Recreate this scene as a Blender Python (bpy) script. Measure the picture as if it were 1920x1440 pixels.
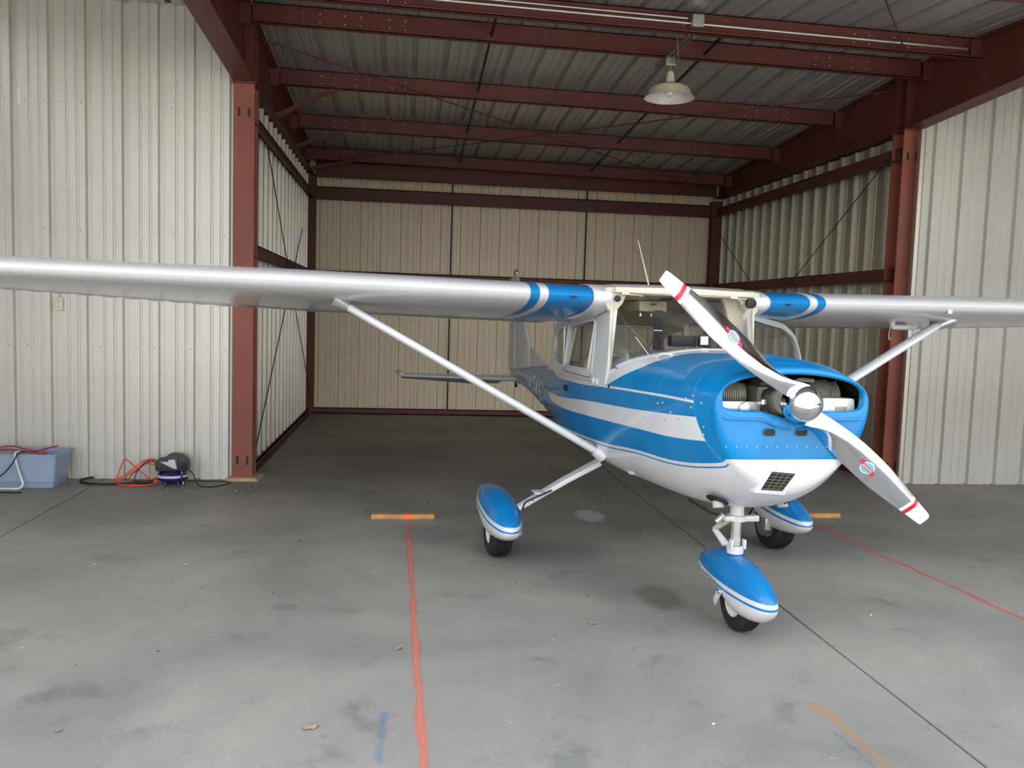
import bpy, bmesh, math, random
from mathutils import Vector, Matrix
random.seed(7)
for _o in list(bpy.data.objects): bpy.data.objects.remove(_o)
SC = bpy.context.scene
COL = SC.collection
sin, cos, pi = math.sin, math.cos, math.pi

# ---------------------------------------------------------------- camera, world, exposure
YAW, PITCH, ROLL, F, CH = .1279, .0803, .0315, 1593.2, 1.7307
f_ = Vector((sin(YAW)*cos(PITCH), cos(YAW)*cos(PITCH), -sin(PITCH)))
r_ = Vector((cos(YAW), -sin(YAW), 0)); u_ = r_.cross(f_)
r2 = cos(ROLL)*r_ + sin(ROLL)*u_; u2 = -sin(ROLL)*r_ + cos(ROLL)*u_
cam = bpy.data.cameras.new('camera'); camo = bpy.data.objects.new('camera', cam); COL.objects.link(camo)
cam.sensor_width = 36; cam.lens = F/1920*36; cam.clip_start = .05; cam.clip_end = 300
m3 = Matrix((r2, u2, -f_)).transposed()
camo.matrix_world = Matrix.Translation((0, 0, CH)) @ m3.to_4x4()
SC.camera = camo

W = bpy.data.worlds.new('sky'); SC.world = W; W.use_nodes = True
nt = W.node_tree; nt.nodes.clear()
tc = nt.nodes.new('ShaderNodeTexCoord'); sx = nt.nodes.new('ShaderNodeSeparateXYZ')
rp = nt.nodes.new('ShaderNodeValToRGB'); bg = nt.nodes.new('ShaderNodeBackground'); ou = nt.nodes.new('ShaderNodeOutputWorld')
nt.links.new(tc.outputs['Generated'], sx.inputs[0]); nt.links.new(sx.outputs['Z'], rp.inputs[0])
cr = rp.color_ramp
cr.elements[0].position = .0; cr.elements[0].color = (.42, .42, .40, 1)
cr.elements[1].position = 1.0; cr.elements[1].color = (.70, .80, .95, 1)
e = cr.elements.new(.04); e.color = (1, .99, .97, 1)
e = cr.elements.new(.35); e.color = (.93, .96, 1, 1)
nt.links.new(rp.outputs[0], bg.inputs[0]); bg.inputs[1].default_value = 1.55
nt.links.new(bg.outputs[0], ou.inputs[0])
# sun from behind the building: the hangar shades itself, the ramp outside the door is sunlit
sl_ = bpy.data.lights.new('sun', 'SUN'); sl_.energy = 13; sl_.angle = .0093; sl_.color = (1, .92, .82)
so_ = bpy.data.objects.new('sun', sl_); COL.objects.link(so_)
so_.rotation_euler = Vector((.25, -.50, -.85)).to_track_quat('-Z', 'Y').to_euler()
SC.view_settings.view_transform = 'Standard'; SC.view_settings.look = 'None'
SC.view_settings.exposure = 1.08; SC.view_settings.gamma = 1; SC.view_settings.use_curve_mapping = False

# ---------------------------------------------------------------- materials
def srgb(r, g, b):
    return tuple(((c/255)/12.92 if c/255 <= .04045 else (((c/255)+.055)/1.055)**2.4) for c in (r, g, b)) + (1,)
class NT:
    def __init__(s, name):
        s.m = bpy.data.materials.new(name); s.m.use_nodes = True; s.t = s.m.node_tree
        s.b = s.t.nodes['Principled BSDF']; s.co = None
    def n(s, ty, **kw):
        x = s.t.nodes.new(ty)
        for k, v in kw.items(): setattr(x, k, v)
        return x
    def l(s, a, b): s.t.links.new(a, b)
    def obj(s):
        if not s.co: s.co = s.n('ShaderNodeTexCoord')
        return s.co.outputs['Object']
    def xyz(s):
        x = s.n('ShaderNodeSeparateXYZ'); s.l(s.obj(), x.inputs[0]); return x.outputs
    def math(s, op, a, b=None):
        x = s.n('ShaderNodeMath', operation=op)
        for i, v in enumerate((a, b)):
            if v is None: continue
            if isinstance(v, (int, float)): x.inputs[i].default_value = v
            else: s.l(v, x.inputs[i])
        return x.outputs[0]
    def mix(s, fac, a, b):
        x = s.n('ShaderNodeMix', data_type='RGBA')
        for i, v in ((0, fac), (6, a), (7, b)):
            if isinstance(v, tuple): x.inputs[i].default_value = v
            elif isinstance(v, (int, float)): x.inputs[i].default_value = v
            else: s.l(v, x.inputs[i])
        return x.outputs[2]
    def noise(s, scale, detail=4, rough=.55, vec=None, dist=0):
        x = s.n('ShaderNodeTexNoise'); x.inputs['Scale'].default_value = scale; x.inputs['Detail'].default_value = detail
        x.inputs['Roughness'].default_value = rough; x.inputs['Distortion'].default_value = dist
        s.l(vec if vec is not None else s.obj(), x.inputs['Vector']); return x.outputs[0]
    def ramp(s, fac, stops):
        x = s.n('ShaderNodeValToRGB'); c = x.color_ramp
        c.elements[0].position, c.elements[0].color = stops[0]; c.elements[1].position, c.elements[1].color = stops[-1]
        for p, col in stops[1:-1]:
            el = c.elements.new(p); el.color = col
        s.l(fac, x.inputs[0]); return x.outputs[0]
    def scale(s, v):
        x = s.n('ShaderNodeMapping'); x.inputs['Scale'].default_value = v; s.l(s.obj(), x.inputs[0]); return x.outputs[0]
    def bump(s, h, strength=.2, dist=.01):
        x = s.n('ShaderNodeBump'); x.inputs['Strength'].default_value = strength; x.inputs['Distance'].default_value = dist
        s.l(h, x.inputs['Height']); s.l(x.outputs[0], s.b.inputs['Normal'])
    def set(s, **kw):
        for k, v in kw.items():
            i = s.b.inputs[k.replace('_', ' ')]
            if isinstance(v, (int, float, tuple)): i.default_value = v
            else: s.l(v, i)
        return s
G = lambda v: (v, v, v, 1)
MATS = {}
def simple(name, col, rough=.5, metal=0, var=.12, nscale=6, coat=0, **kw):
    if name in MATS: return MATS[name]
    m = NT(name); a = tuple(c*(1-var) for c in col[:3])+(1,); b = tuple(min(1, c*(1+var)) for c in col[:3])+(1,)
    n = m.noise(nscale, 3)
    m.set(Base_Color=m.ramp(n, [(.3, a), (.7, b)]), Roughness=rough, Metallic=metal, Coat_Weight=coat, **kw)
    MATS[name] = m.m; return m.m

BLUE = srgb(0, 122, 190); WHITE = srgb(208, 210, 213); SILV = srgb(200, 202, 206)
def concrete():
    m = NT('worn_grey_concrete')
    big = m.noise(.55, 5, .6, dist=.6); mid = m.noise(2.4, 6, .62, dist=.3); fine = m.noise(60, 4, .7)
    c = m.ramp(big, [(.32, srgb(125, 122, 117)), (.5, srgb(143, 140, 133)), (.7, srgb(161, 156, 146))])
    d = m.ramp(mid, [(.25, srgb(118, 122, 124)), (.42, G(.5)), (.58, G(.5)), (.78, srgb(205, 205, 200))])
    x = m.n('ShaderNodeMix', data_type='RGBA', blend_type='OVERLAY'); x.inputs[0].default_value = .62
    m.l(c, x.inputs[6]); m.l(d, x.inputs[7]); c = x.outputs[2]
    spot = m.ramp(m.noise(9, 3, .5, dist=1), [(.66, G(0)), (.78, G(1))])
    c = m.mix(m.math('MULTIPLY', spot, .35), c, srgb(88, 88, 88))
    wsp = m.ramp(m.noise(14, 2, .4, dist=.4), [(.74, G(0)), (.8, G(1))])
    c = m.mix(m.math('MULTIPLY', wsp, .4), c, srgb(205, 205, 200))
    sp = m.ramp(fine, [(.3, G(.86)), (.7, G(1.06))])
    x = m.n('ShaderNodeMix', data_type='RGBA', blend_type='MULTIPLY'); x.inputs[0].default_value = 1
    m.l(c, x.inputs[6]); m.l(sp, x.inputs[7]); c = x.outputs[2]
    # located stains: (x, y, rx, ry, colour, strength)
    X = m.xyz(); wob = m.math('MULTIPLY', m.math('SUBTRACT', m.noise(5, 4, .6), .5), 1.3)
    for sx_, sy_, rx, ry, col, st in ((1.63, 5.05, .17, .28, srgb(96, 86, 66), .75), (1.45, 5.35, .5, .5, srgb(120, 120, 118), .35),
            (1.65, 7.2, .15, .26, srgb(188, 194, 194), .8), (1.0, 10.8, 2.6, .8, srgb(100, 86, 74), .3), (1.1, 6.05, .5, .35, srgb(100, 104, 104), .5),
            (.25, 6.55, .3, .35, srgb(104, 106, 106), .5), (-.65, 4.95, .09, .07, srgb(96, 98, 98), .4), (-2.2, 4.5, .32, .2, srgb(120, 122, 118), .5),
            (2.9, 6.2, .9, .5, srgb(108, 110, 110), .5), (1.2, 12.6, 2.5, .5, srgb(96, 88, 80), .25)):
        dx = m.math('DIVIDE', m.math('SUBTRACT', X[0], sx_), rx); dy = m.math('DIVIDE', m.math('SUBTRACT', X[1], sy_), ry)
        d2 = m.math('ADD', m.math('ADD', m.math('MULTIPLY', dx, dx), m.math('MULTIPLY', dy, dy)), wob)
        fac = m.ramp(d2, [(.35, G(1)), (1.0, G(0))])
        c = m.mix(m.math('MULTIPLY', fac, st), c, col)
    m.set(Base_Color=c, Roughness=m.math('ADD', m.math('MULTIPLY', mid, .3), .42), Specular_IOR_Level=.35)
    m.bump(m.math('ADD', m.math('MULTIPLY', fine, .5), mid), .12, .006)
    return m.m
M_CONC = concrete()
def sheet(name, a, b, dirt=.25, rough=.42, metal=0.0):
    m = NT(name)
    st = m.noise(1, 2, .5, vec=m.scale((7, 7, .06)))
    bl = m.noise(1.3, 4, .6)
    c = m.mix(st, a, b)
    c = m.mix(m.math('MULTIPLY', m.ramp(bl, [(.35, G(0)), (.75, G(1))]), dirt), c, tuple(x*.7 for x in a[:3])+(1,))
    sp = m.ramp(m.noise(30, 2, .5), [(.72, G(0)), (.76, G(1))])
    c = m.mix(m.math('MULTIPLY', sp, .12), c, srgb(90, 80, 66))
    m.set(Base_Color=c, Roughness=rough, Metallic=metal)
    m.bump(bl, .015, .01)
    return m.m
M_WALLF = sheet('white_painted_sheet', srgb(206, 204, 198), srgb(220, 218, 212), metal=.3)  # darker than the back sheet, offsetting the stronger daylight near the door
M_WALLB = sheet('bounce_tinted_sheet', srgb(226, 210, 180), srgb(240, 226, 198))  # warm bounce and extra brightness of the back wall put into its colour
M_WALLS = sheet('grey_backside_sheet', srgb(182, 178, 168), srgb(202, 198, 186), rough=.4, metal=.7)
M_DECK = sheet('galvanised_roof_sheet', srgb(182, 182, 180), srgb(204, 204, 202), rough=.42, metal=.6)
def redox():  # shaded copy of the steel primer, kept darker than on the front columns
    m = NT('red_oxide_primer'); n = m.noise(3, 5, .65); n2 = m.noise(26, 3, .6)
    c = m.ramp(n, [(.3, srgb(86, 40, 37)), (.7, srgb(104, 52, 47))])
    c = m.mix(m.math('MULTIPLY', m.ramp(n2, [(.66, G(0)), (.74, G(1))]), .3), c, srgb(80, 40, 34))
    m.set(Base_Color=c, Roughness=.55); return m.m
M_RED = redox()
def redox2():  # lit copy of the same primer, door light put into its colour
    m = NT('lit_red_primer'); n = m.noise(2.2, 5, .65)
    m.set(Base_Color=m.ramp(n, [(.3, srgb(128, 68, 54)), (.7, srgb(148, 86, 70))]), Roughness=.6); return m.m
M_RED2 = redox2()
M_GALV = simple('galvanised_steel', srgb(168, 168, 166), .35, .7)
M_BOLT = simple('zinc_bolt', srgb(190, 190, 190), .4, .5)
M_DARK = simple('black_rubber', srgb(26, 26, 27), .7)
M_BLK = simple('matt_black', srgb(18, 18, 19), .55)
M_BAY = simple('dark_engine_bay', srgb(30, 29, 28), .8)
M_ALU = simple('bare_aluminium', srgb(205, 205, 205), .28, .85, var=.05)
M_CAST = simple('cast_engine_alloy', srgb(150, 148, 134), .5, .35)
M_WOOD = simple('pine_lumber', srgb(188, 138, 84), .7, var=.2, nscale=14)
M_BEIGE = simple('beige_cabin_trim', srgb(206, 199, 180), .6)
M_HEAD = simple('beige_headliner', srgb(212, 203, 178), .75)
M_TAN = simple('tan_seat_vinyl', srgb(192, 162, 136), .6)
M_DASH = simple('charcoal_dash', srgb(104, 106, 112), .6)
M_WPAINT = simple('gloss_white_paint', WHITE, .28, var=.02, coat=.4)
M_BPAINT = simple('gloss_blue_paint', BLUE, .25, var=.04, coat=.25)
M_SIL = simple('silver_wing_paint', SILV, .3, .72, var=.05, nscale=3)
M_POL = simple('polished_metal', srgb(225, 226, 232), .09, 1, var=.03)
M_ORG = simple('orange_cable', srgb(232, 78, 40), .5)
M_PINK = simple('red_cable', srgb(170, 44, 62), .5)
M_CREAM = simple('cream_enamel', srgb(220, 208, 180), .4)
M_LETTER = simple('white_lettering', srgb(206, 210, 214), .4, var=.03)
M_LETTERK = simple('black_lettering', srgb(28, 28, 34), .5)

def glass(name, tint=(1, 1, 1, 1), refl=.5):
    m = NT(name); t = m.t
    tr = m.n('ShaderNodeBsdfTransparent'); tr.inputs[0].default_value = tint
    gl = m.n('ShaderNodeBsdfGlossy'); gl.inputs['Roughness'].default_value = .03
    fr = m.n('ShaderNodeFresnel'); fr.inputs[0].default_value = 1.45
    mx = m.n('ShaderNodeMixShader'); m.l(m.math('MULTIPLY', fr.outputs[0], refl), mx.inputs[0])
    m.l(tr.outputs[0], mx.inputs[1]); m.l(gl.outputs[0], mx.inputs[2])
    m.l(mx.outputs[0], t.nodes['Material Output'].inputs[0]); return m.m
M_GLASS = glass('clear_acrylic', (.96, .97, .97, 1), .35)

# ---------------------------------------------------------------- mesh helpers
def finish(me, ang=35):
    for p in me.polygons: p.use_smooth = True
    try: me.set_sharp_from_angle(angle=math.radians(ang))
    except Exception: pass
def link(name, me, mat=None, parent=None, loc=None, rot=None):
    o = bpy.data.objects.new(name, me); COL.objects.link(o)
    if mat is not None and me is not None and not me.materials: me.materials.append(mat)
    if parent is not None: o.parent = parent
    if loc is not None: o.location = loc
    if rot is not None: o.rotation_euler = rot
    return o
def mesh(name, V, Fc, smooth=35):
    me = bpy.data.meshes.new(name); me.from_pydata([tuple(v) for v in V], [], Fc); me.validate()
    bm = bmesh.new(); bm.from_mesh(me); bmesh.ops.recalc_face_normals(bm, faces=bm.faces); bm.to_mesh(me); bm.free()
    if smooth: finish(me, smooth)
    return me
class MB:
    """collects shapes into one mesh"""
    def __init__(s): s.V = []; s.F = []; s.M = []
    def add(s, V, Fc, mi=0):
        n = len(s.V); s.V += [tuple(v) for v in V]; s.F += [tuple(i+n for i in f) for f in Fc]; s.M += [mi]*len(Fc); return s
    def box(s, a, b, mat=None, mi=0):
        V = [Vector((x, y, z)) for x in (a[0], b[0]) for y in (a[1], b[1]) for z in (a[2], b[2])]
        if mat is not None: V = [mat @ v for v in V]
        return s.add(V, [(0, 1, 3, 2), (4, 6, 7, 5), (0, 4, 5, 1), (2, 3, 7, 6), (0, 2, 6, 4), (1, 5, 7, 3)], mi)
    def loft(s, rings, cap=True, closed=True, mi=0):
        n = len(rings[0]); V = [p for r in rings for p in r]; Fc = []
        for i in range(len(rings)-1):
            for j in range(n if closed else n-1):
                k = (j+1) % n; Fc.append((i*n+j, i*n+k, (i+1)*n+k, (i+1)*n+j))
        if cap and closed: Fc.append(tuple(range(n))[::-1]); Fc.append(tuple(range((len(rings)-1)*n, len(rings)*n)))
        return s.add(V, Fc, mi)
    def tube(s, pts, r, n=8, cap=True, mi=0):
        pts = [Vector(p) for p in pts]; rr = r if isinstance(r, (list, tuple)) else [r]*len(pts)
        T = [(pts[min(i+1, len(pts)-1)]-pts[max(i-1, 0)]).normalized() for i in range(len(pts))]
        up = Vector((0, 0, 1)) if abs(T[0].z) < .9 else Vector((1, 0, 0)); a = T[0].cross(up).normalized(); rings = []
        for p, t, q in zip(pts, T, rr):
            a = (a - t*a.dot(t)).normalized(); b = t.cross(a)
            rings.append([p + (a*cos(2*pi*k/n)+b*sin(2*pi*k/n))*q for k in range(n)])
        return s.loft(rings, cap, mi=mi)
    def lathe(s, prof, n=24, mat=None, cap=False, mi=0):
        rings = [[Vector((r*cos(2*pi*k/n), r*sin(2*pi*k/n), z)) for k in range(n)] for r, z in prof]
        if mat is not None: rings = [[mat @ v for v in r] for r in rings]
        return s.loft(rings, cap, mi=mi)
    def prism(s, poly, h0, h1, fn, mi=0):
        """poly (a,b) extruded along c; fn(a,b,c)->point"""
        n = len(poly); V = [fn(a, b, h0) for a, b in poly]+[fn(a, b, h1) for a, b in poly]
        Fc = [tuple(range(n))[::-1], tuple(range(n, 2*n))]+[(i, (i+1) % n, (i+1) % n+n, i+n) for i in range(n)]
        return s.add(V, Fc, mi)
    def build(s, name, mat=None, parent=None, smooth=35, bevel=0, loc=None, rot=None, mats=None, seg=2):
        me = bpy.data.meshes.new(name); me.from_pydata(s.V, [], s.F)
        for i, p in enumerate(me.polygons): p.material_index = s.M[i]
        me.validate()
        bm = bmesh.new(); bm.from_mesh(me)
        bmesh.ops.recalc_face_normals(bm, faces=bm.faces)
        if bevel:
            bmesh.ops.bevel(bm, geom=[e for e in bm.edges if e.is_manifold and e.calc_face_angle(0) > .5], offset=bevel, segments=seg, affect='EDGES', profile=.6)
        bm.to_mesh(me); bm.free()
        for mm in (mats or []): me.materials.append(mm)
        if smooth: finish(me, smooth)
        return link(name, me, mat, parent, loc, rot)
def spline(P, n=12):
    P = [Vector(p) for p in P]; out = []
    for i in range(len(P)-1):
        a = P[max(i-1, 0)]; b = P[i]; c = P[i+1]; d = P[min(i+2, len(P)-1)]
        for k in range(n):
            t = k/n; out.append(.5*((2*b)+(c-a)*t+(2*a-5*b+4*c-d)*t*t+(3*b-a-3*c+d)*t**3))
    out.append(P[-1]); return out
def empty(name, loc=(0, 0, 0), rz=0):
    o = bpy.data.objects.new(name, None); COL.objects.link(o); o.location = loc; o.rotation_euler = (0, 0, rz); o.empty_display_size = .1; return o
def tag(o, label=None, cat=None, group=None, kind=None):
    if label: o['label'] = label
    if cat: o['category'] = cat
    if group: o['group'] = group
    if kind: o['kind'] = kind
    return o
def struct(o): o['kind'] = 'structure'; return o
def text_mesh(txt, size, extr=.0005, bold=.0):
    c = bpy.data.curves.new('t', 'FONT'); c.body = txt; c.size = size; c.extrude = extr; c.offset = bold; c.align_x = 'CENTER'; c.align_y = 'CENTER'; c.resolution_u = 4
    o = bpy.data.objects.new('t', c); COL.objects.link(o); bpy.context.view_layer.update()
    me = bpy.data.meshes.new_from_object(o.evaluated_get(bpy.context.evaluated_depsgraph_get()))
    bpy.data.objects.remove(o); return me

# ---------------------------------------------------------------- hangar shell
def RZ(x, y):       # underside of the roof deck
    z = 4.53-.0577*(y-8.1) if y > 8.1 else 4.53-.075*(8.1-y)
    return z+.035-.0115*(x-1.9)
YF, YB = 8.72, 14.52
floor = struct(MB().box((-14, -14, -.3), (20, 15.5, -.03)).build('floor', M_CONC, smooth=0))
xs = [-14, -8.1, -2.9, 2.335, 7.5, 12.7, 20]
for i in range(6):
    for y0, y1 in ((-14, -6), (-6, 1.5), (1.5, 15.4)):
        MB().box((xs[i]+.006, y0+.006, -.06), (xs[i+1]-.006, y1-.006, 0)).build('slab', M_CONC, floor, smooth=0, bevel=.004, seg=1)

PITCHR = .3333
PROF = [(0, 0), (.078, 0), (.088, .010), (.100, .010), (.108, 0), (.168, 0), (.178, .010), (.190, .010), (.198, 0), (.254, 0), (.262, .045), (.310, .045), (.320, 0), (.3333, 0)]
PROF2 = [(0, 0), (.084, 0), (.088, .004), (.096, .004), (.100, 0), (.270, 0), (.275, .040), (.318, .040), (.323, 0), (.3333, 0)]
def panel_mesh(h, nr=3, flip=1, name='panel', zfun=None, PROF=PROF):
    V = []; P = []
    for k in range(nr):
        P += [(u+k*PITCHR, d*flip) for u, d in (PROF if k == nr-1 else PROF[:-1])]
    for z in (0, h): V += [(u, d, z) for u, d in P]
    n = len(P); Fc = [(i, i+1, i+1+n, i+n) for i in range(n-1)]
    return mesh(name, V, Fc, 0)
def wall(name, mat, origin, rz, width, h, first=0, flip=1, hfun=None, prof=PROF):
    root = struct(empty(name, origin, rz))
    me = panel_mesh(h, flip=flip, PROF=prof); me.materials.append(mat); x = first; i = 0
    while x < width-.05:
        m_ = me
        if hfun: m_ = panel_mesh(hfun(x+.5), flip=flip); m_.materials.append(mat)
        o = link('panel', m_, None, root, (x, .0015*(i % 2), 0)); x += .9999; i += 1
    return root
# front partition walls on both sides of the tail bay; grooves of the left wall fall at x = -3.68, -3.35 ...
wl = wall('wall_front_left', M_WALLF, (-4.647, YF, .0), 0, 3.0, 4.6)
wr = wall('wall_front_right', M_WALLF, (5.34, YF, .0), 0, 3.0, 4.5)
wb = wall('wall_back', M_WALLB, (-1.735, YB, .0), 0, 6.9, 4.15)
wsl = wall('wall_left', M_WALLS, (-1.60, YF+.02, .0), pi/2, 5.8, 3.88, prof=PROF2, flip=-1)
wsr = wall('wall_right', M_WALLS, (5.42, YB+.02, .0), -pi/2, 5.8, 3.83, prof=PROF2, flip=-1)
# outer side walls of the wide front bay
wol = wall('wall_outer_left', M_WALLF, (-4.75, 2.9, .0), pi/2, 6.2, 4.1)
wor = wall('wall_outer_right', M_WALLF, (8.5, 8.9, .0), -pi/2, 6.2, 4.1)
# screws on the front walls
def screws(root, X0, X1, zs):
    mb = MB()
    for z in zs:
        x = X0
        while x < X1:
            if random.random() < .75:
                mb.lathe([(0, -.006), (.006, -.006), (.009, 0)], 6, Matrix.Translation((x+random.uniform(-.01, .01), 0, z)) @ Matrix.Rotation(pi/2, 4, 'X') @ Matrix.Scale(-1, 4, (0, 0, 1)))
            x += PITCHR/2
    o = mb.build('screw_row', M_BOLT, root); o['kind'] = 'stuff'
screws(wl, .05, 2.95, (.06, 1.3, 2.42, 3.62)); screws(wr, .05, 2.9, (.06, 1.3, 2.42, 3.62)); screws(wb, .2, 6.8, (1.1, 2.35))

def cgirt(mb, x0, x1, y, z0, z1, dpt=.06, face=-1):
    """Z/C channel running in x"""
    t = .012
    mb.box((x0, y, z0), (x1, y+t, z1)); mb.box((x0, y-dpt*0, z0), (x1, y+face*dpt, z0+t)); mb.box((x0, y, z1-t), (x1, y-face*dpt, z1)); return mb
def girt(root, a, b, z0, z1, axis, name='girt', dpt=.07):
    mb = MB()
    if axis == 'x':
        y = a[1]; mb.box((a[0], y, z0), (b[0], y+.014, z1)); mb.box((a[0], y-dpt, z0), (b[0], y+.014, z0+.014)); mb.box((a[0], y, z1-.014), (b[0], y+dpt, z1))
    else:
        x = a[0]; s = 1 if x > 2 else -1
        mb.box((x, a[1], z0), (x+.014*s, b[1], z1)); mb.box((x-dpt*s, a[1], z0), (x+.014*s, b[1], z0+.014)); mb.box((x, a[1], z1-.014), (x+dpt*s, b[1], z1))
    o = mb.build(name, M_RED, None, smooth=0)
    if root is not None:
        o.parent = root; o.matrix_parent_inverse = Matrix.Rotation(-root.rotation_euler.z, 4, 'Z') @ Matrix.Translation(-root.location)
    return o
girt(wb, (-1.5, 14.40), (5.22, 14.40), 3.53, 3.74, 'x')
girt(wb, (-1.5, 14.40), (5.22, 14.40), 2.24, 2.38, 'x')
girt(wb, (-1.5, 14.44), (5.25, 14.44), 0, .10, 'x', 'base_angle', .0)
for r, x in ((wsl, -1.54), (wsr, 5.30)):
    girt(r, (x, 8.83), (x, 14.4), 3.53, 3.68, 'y', dpt=.05)
    girt(r, (x, 8.83), (x, 14.4), 2.24, 2.38, 'y', dpt=.05)
    girt(r, (x, 8.83), (x, 14.4), 0, .09, 'y', 'base_angle', .03)
for x in (.758, 3.062):   # dark panel joints in the back wall
    o = MB().box((x-.012, 14.49, .1), (x+.012, 14.52, 3.9)).build('panel_joint', M_BLK, None, smooth=0); o.parent = wb; o.matrix_parent_inverse = Matrix.Translation(-wb.location)

# roof deck: panels run front to back
ceiling = struct(empty('ceiling', (0, 0, 0)))
def deck(x, y0, y1, i):
    P = []
    for k in range(3): P += [(u+k*PITCHR, d) for u, d in (PROF if k == 2 else PROF[:-1])]
    V = [(x+u, y, RZ(x+u, y)+d+.0015*(i % 2)) for y in (y0, y1) for u, d in P]; n = len(P)
    return link('roof_panel', mesh('roof_panel', V, [(j, j+1, j+1+n, j+n) for j in range(n-1)], 25), M_DECK, ceiling)
i = 0; x = -4.9
while x < 8.6:
    deck(x, 8.1, 14.7, i); deck(x, 3.4, 8.1, i+1); x += .9999; i += 1
# opaque roof skin above the deck so that no light leaks
MB().add([(-5, 3.4, RZ(-5, 3.4)+.05), (9, 3.4, RZ(9, 3.4)+.05), (9, 8.1, RZ(9, 8.1)+.05), (-5, 8.1, RZ(-5, 8.1)+.05), (9, 14.7, RZ(9, 14.7)+.05), (-5, 14.7, RZ(-5, 14.7)+.05)], [(0, 1, 2, 3), (3, 2, 4, 5)]).build('roof_skin', M_DECK, ceiling, smooth=0)
# unseen plain boxes added behind and beside the bays only to block sun and sky
for nm, a, b in (('sun_block_left', (-5.0, 14.62, 0), (-1.6, 14.68, 4.24)), ('sun_block_right', (5.44, 14.62, 0), (9.0, 14.68, 4.24)), ('sun_block_rear', (-1.6, 14.62, 0), (5.44, 14.68, 4.22)),
                 ('sun_block_end_left', (-5.0, 2.9, 0), (-4.94, 14.62, 4.22)), ('sun_block_end_right', (8.94, 2.9, 0), (9.0, 14.62, 4.12))):
    struct(MB().box(a, b).build(nm, M_WALLS, smooth=0))
# ---- purlins
PL = [(6.03, 'front', 'roof purlin nearest the doorway, crossing the top right corner'), (7.70, 'front', 'dark red ridge purlin carrying the two conduits'),
      (8.45, 'back', 'dark red ridge purlin just behind the conduit purlin'), (10.25, 'back', 'dark red roof purlin behind the hanging lamp'),
      (12.05, 'back', 'dark red roof purlin second from the back eave'), (13.85, 'back', 'dark red roof purlin nearest the back eave')]
for y, w, lab in PL:
    x0, x1 = (-4.7, 8.4) if y < 8.2 else (-1.47, 5.25)
    mb = MB(); zt = lambda x: RZ(x, y)-.006
    def bar(ya, yb, da, db):
        V = [(x, yy, zt(x)+dd) for x in (x0, x1) for yy in (ya, yb) for dd in (da, db)]
        mb.add(V, [(0, 1, 3, 2), (4, 6, 7, 5), (0, 4, 5, 1), (2, 3, 7, 6), (0, 2, 6, 4), (1, 5, 7, 3)])
    bar(y, y+.006, -.2, 0); bar(y-.065, y, -.2, -.193); bar(y, y+.065, -.007, 0)
    bar(y-.065, y-.059, -.2, -.18)
    o = mb.build('roof_purlin', M_RED, smooth=0); tag(o, lab, 'beam', 'roof purlins')
    bb = MB()
    for xx in (-1.0, -.85, -.62, -.47, -.2, -.05, 4.1, 4.25, 4.5, 4.65):
        for dz in (-.06, -.14):
            bb.lathe([(0, -.006), (.006, -.004), (.008, 0)], 6, Matrix.Translation((xx, y-.001, zt(xx)+dz)) @ Matrix.Rotation(-pi/2, 4, 'X') @ Matrix.Scale(1, 4))
    b = bb.build('bolt_rows', M_BOLT, o); b['kind'] = 'stuff'
# eave strut at the back
mb = MB(); mb.box((-1.47, 14.20, 3.86), (5.25, 14.21, 4.12)); mb.box((-1.47, 14.13, 3.86), (5.25, 14.21, 3.872)); mb.box((-1.47, 14.2, 4.1), (5.25, 14.3, 4.12))
tag(mb.build('eave_strut', M_RED, smooth=0), 'dark red eave beam along the top of the cream back wall', 'beam')

# ---- sag rods crossing the deck between purlins
for x0, lab in ((.80, 'left'), (2.95, 'right')):
    o = MB().tube([(x0-.03, 7.8, RZ(x0, 7.8)-.10), (x0, 10.25, RZ(x0, 10.25)-.10), (x0+.02, 14.1, RZ(x0, 14.1)-.10)], .014, 6).build('sag_rod', M_BLK)
    tag(o, f'dark sag bar threading the roof purlins, {lab} one of the two', 'rod')

# ---- I-section columns and tapered rafters
def column(x0, x1, y, ztop, lab, depth=.22, back=False):
    root = empty('steel_column', ((x0+x1)/2, y, 0)); w = (x1-x0)/2
    root_l = root
    mb = MB()
    mb.box((-w, 0, .015), (w, .012, ztop)); mb.box((-w, depth-.012, .015), (w, depth, ztop)); mb.box((-.006, .012, .015), (.006, depth-.012, ztop))
    mb.build('shaft', M_RED if back else M_RED2, root, smooth=0)
    MB().box((-w-.02, -.025, 0), (w+.02, depth+.02, .018)).build('base_plate', M_RED, root, smooth=0)
    if not back:
        MB().box((-w-.012, -.02, ztop), (w+.012, depth+.02, ztop+.02)).build('cap_plate', M_RED, root, smooth=0)
        for zz in (.20, ztop-.27):
            for sx_ in (-.045, .05):
                hole = MB(); P = [(.013*cos(a), .028*sin(a)+(.02 if sin(a) > 0 else -.02)) for a in [2*pi*k/16 for k in range(16)]]
                hole.prism(P, -.0015, .001, lambda a, b, c: (sx_+a, c, zz+b)); hole.build('slot_hole', M_BLK, root, smooth=0)
    tag(root, lab, 'column', 'hangar columns'); return root
column(-1.685, -1.485, 8.69, 3.885, 'brick red steel column between white left wall and tail bay')
column(5.265, 5.465, 8.69, 3.835, 'brick red steel column behind the propeller on the right')
column(-1.62, -1.47, 14.28, 3.9, 'dark red steel column in the left back corner', .14, True)
column(5.22, 5.40, 14.28, 3.8, 'dark red steel column in the right back corner', .14, True)
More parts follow.
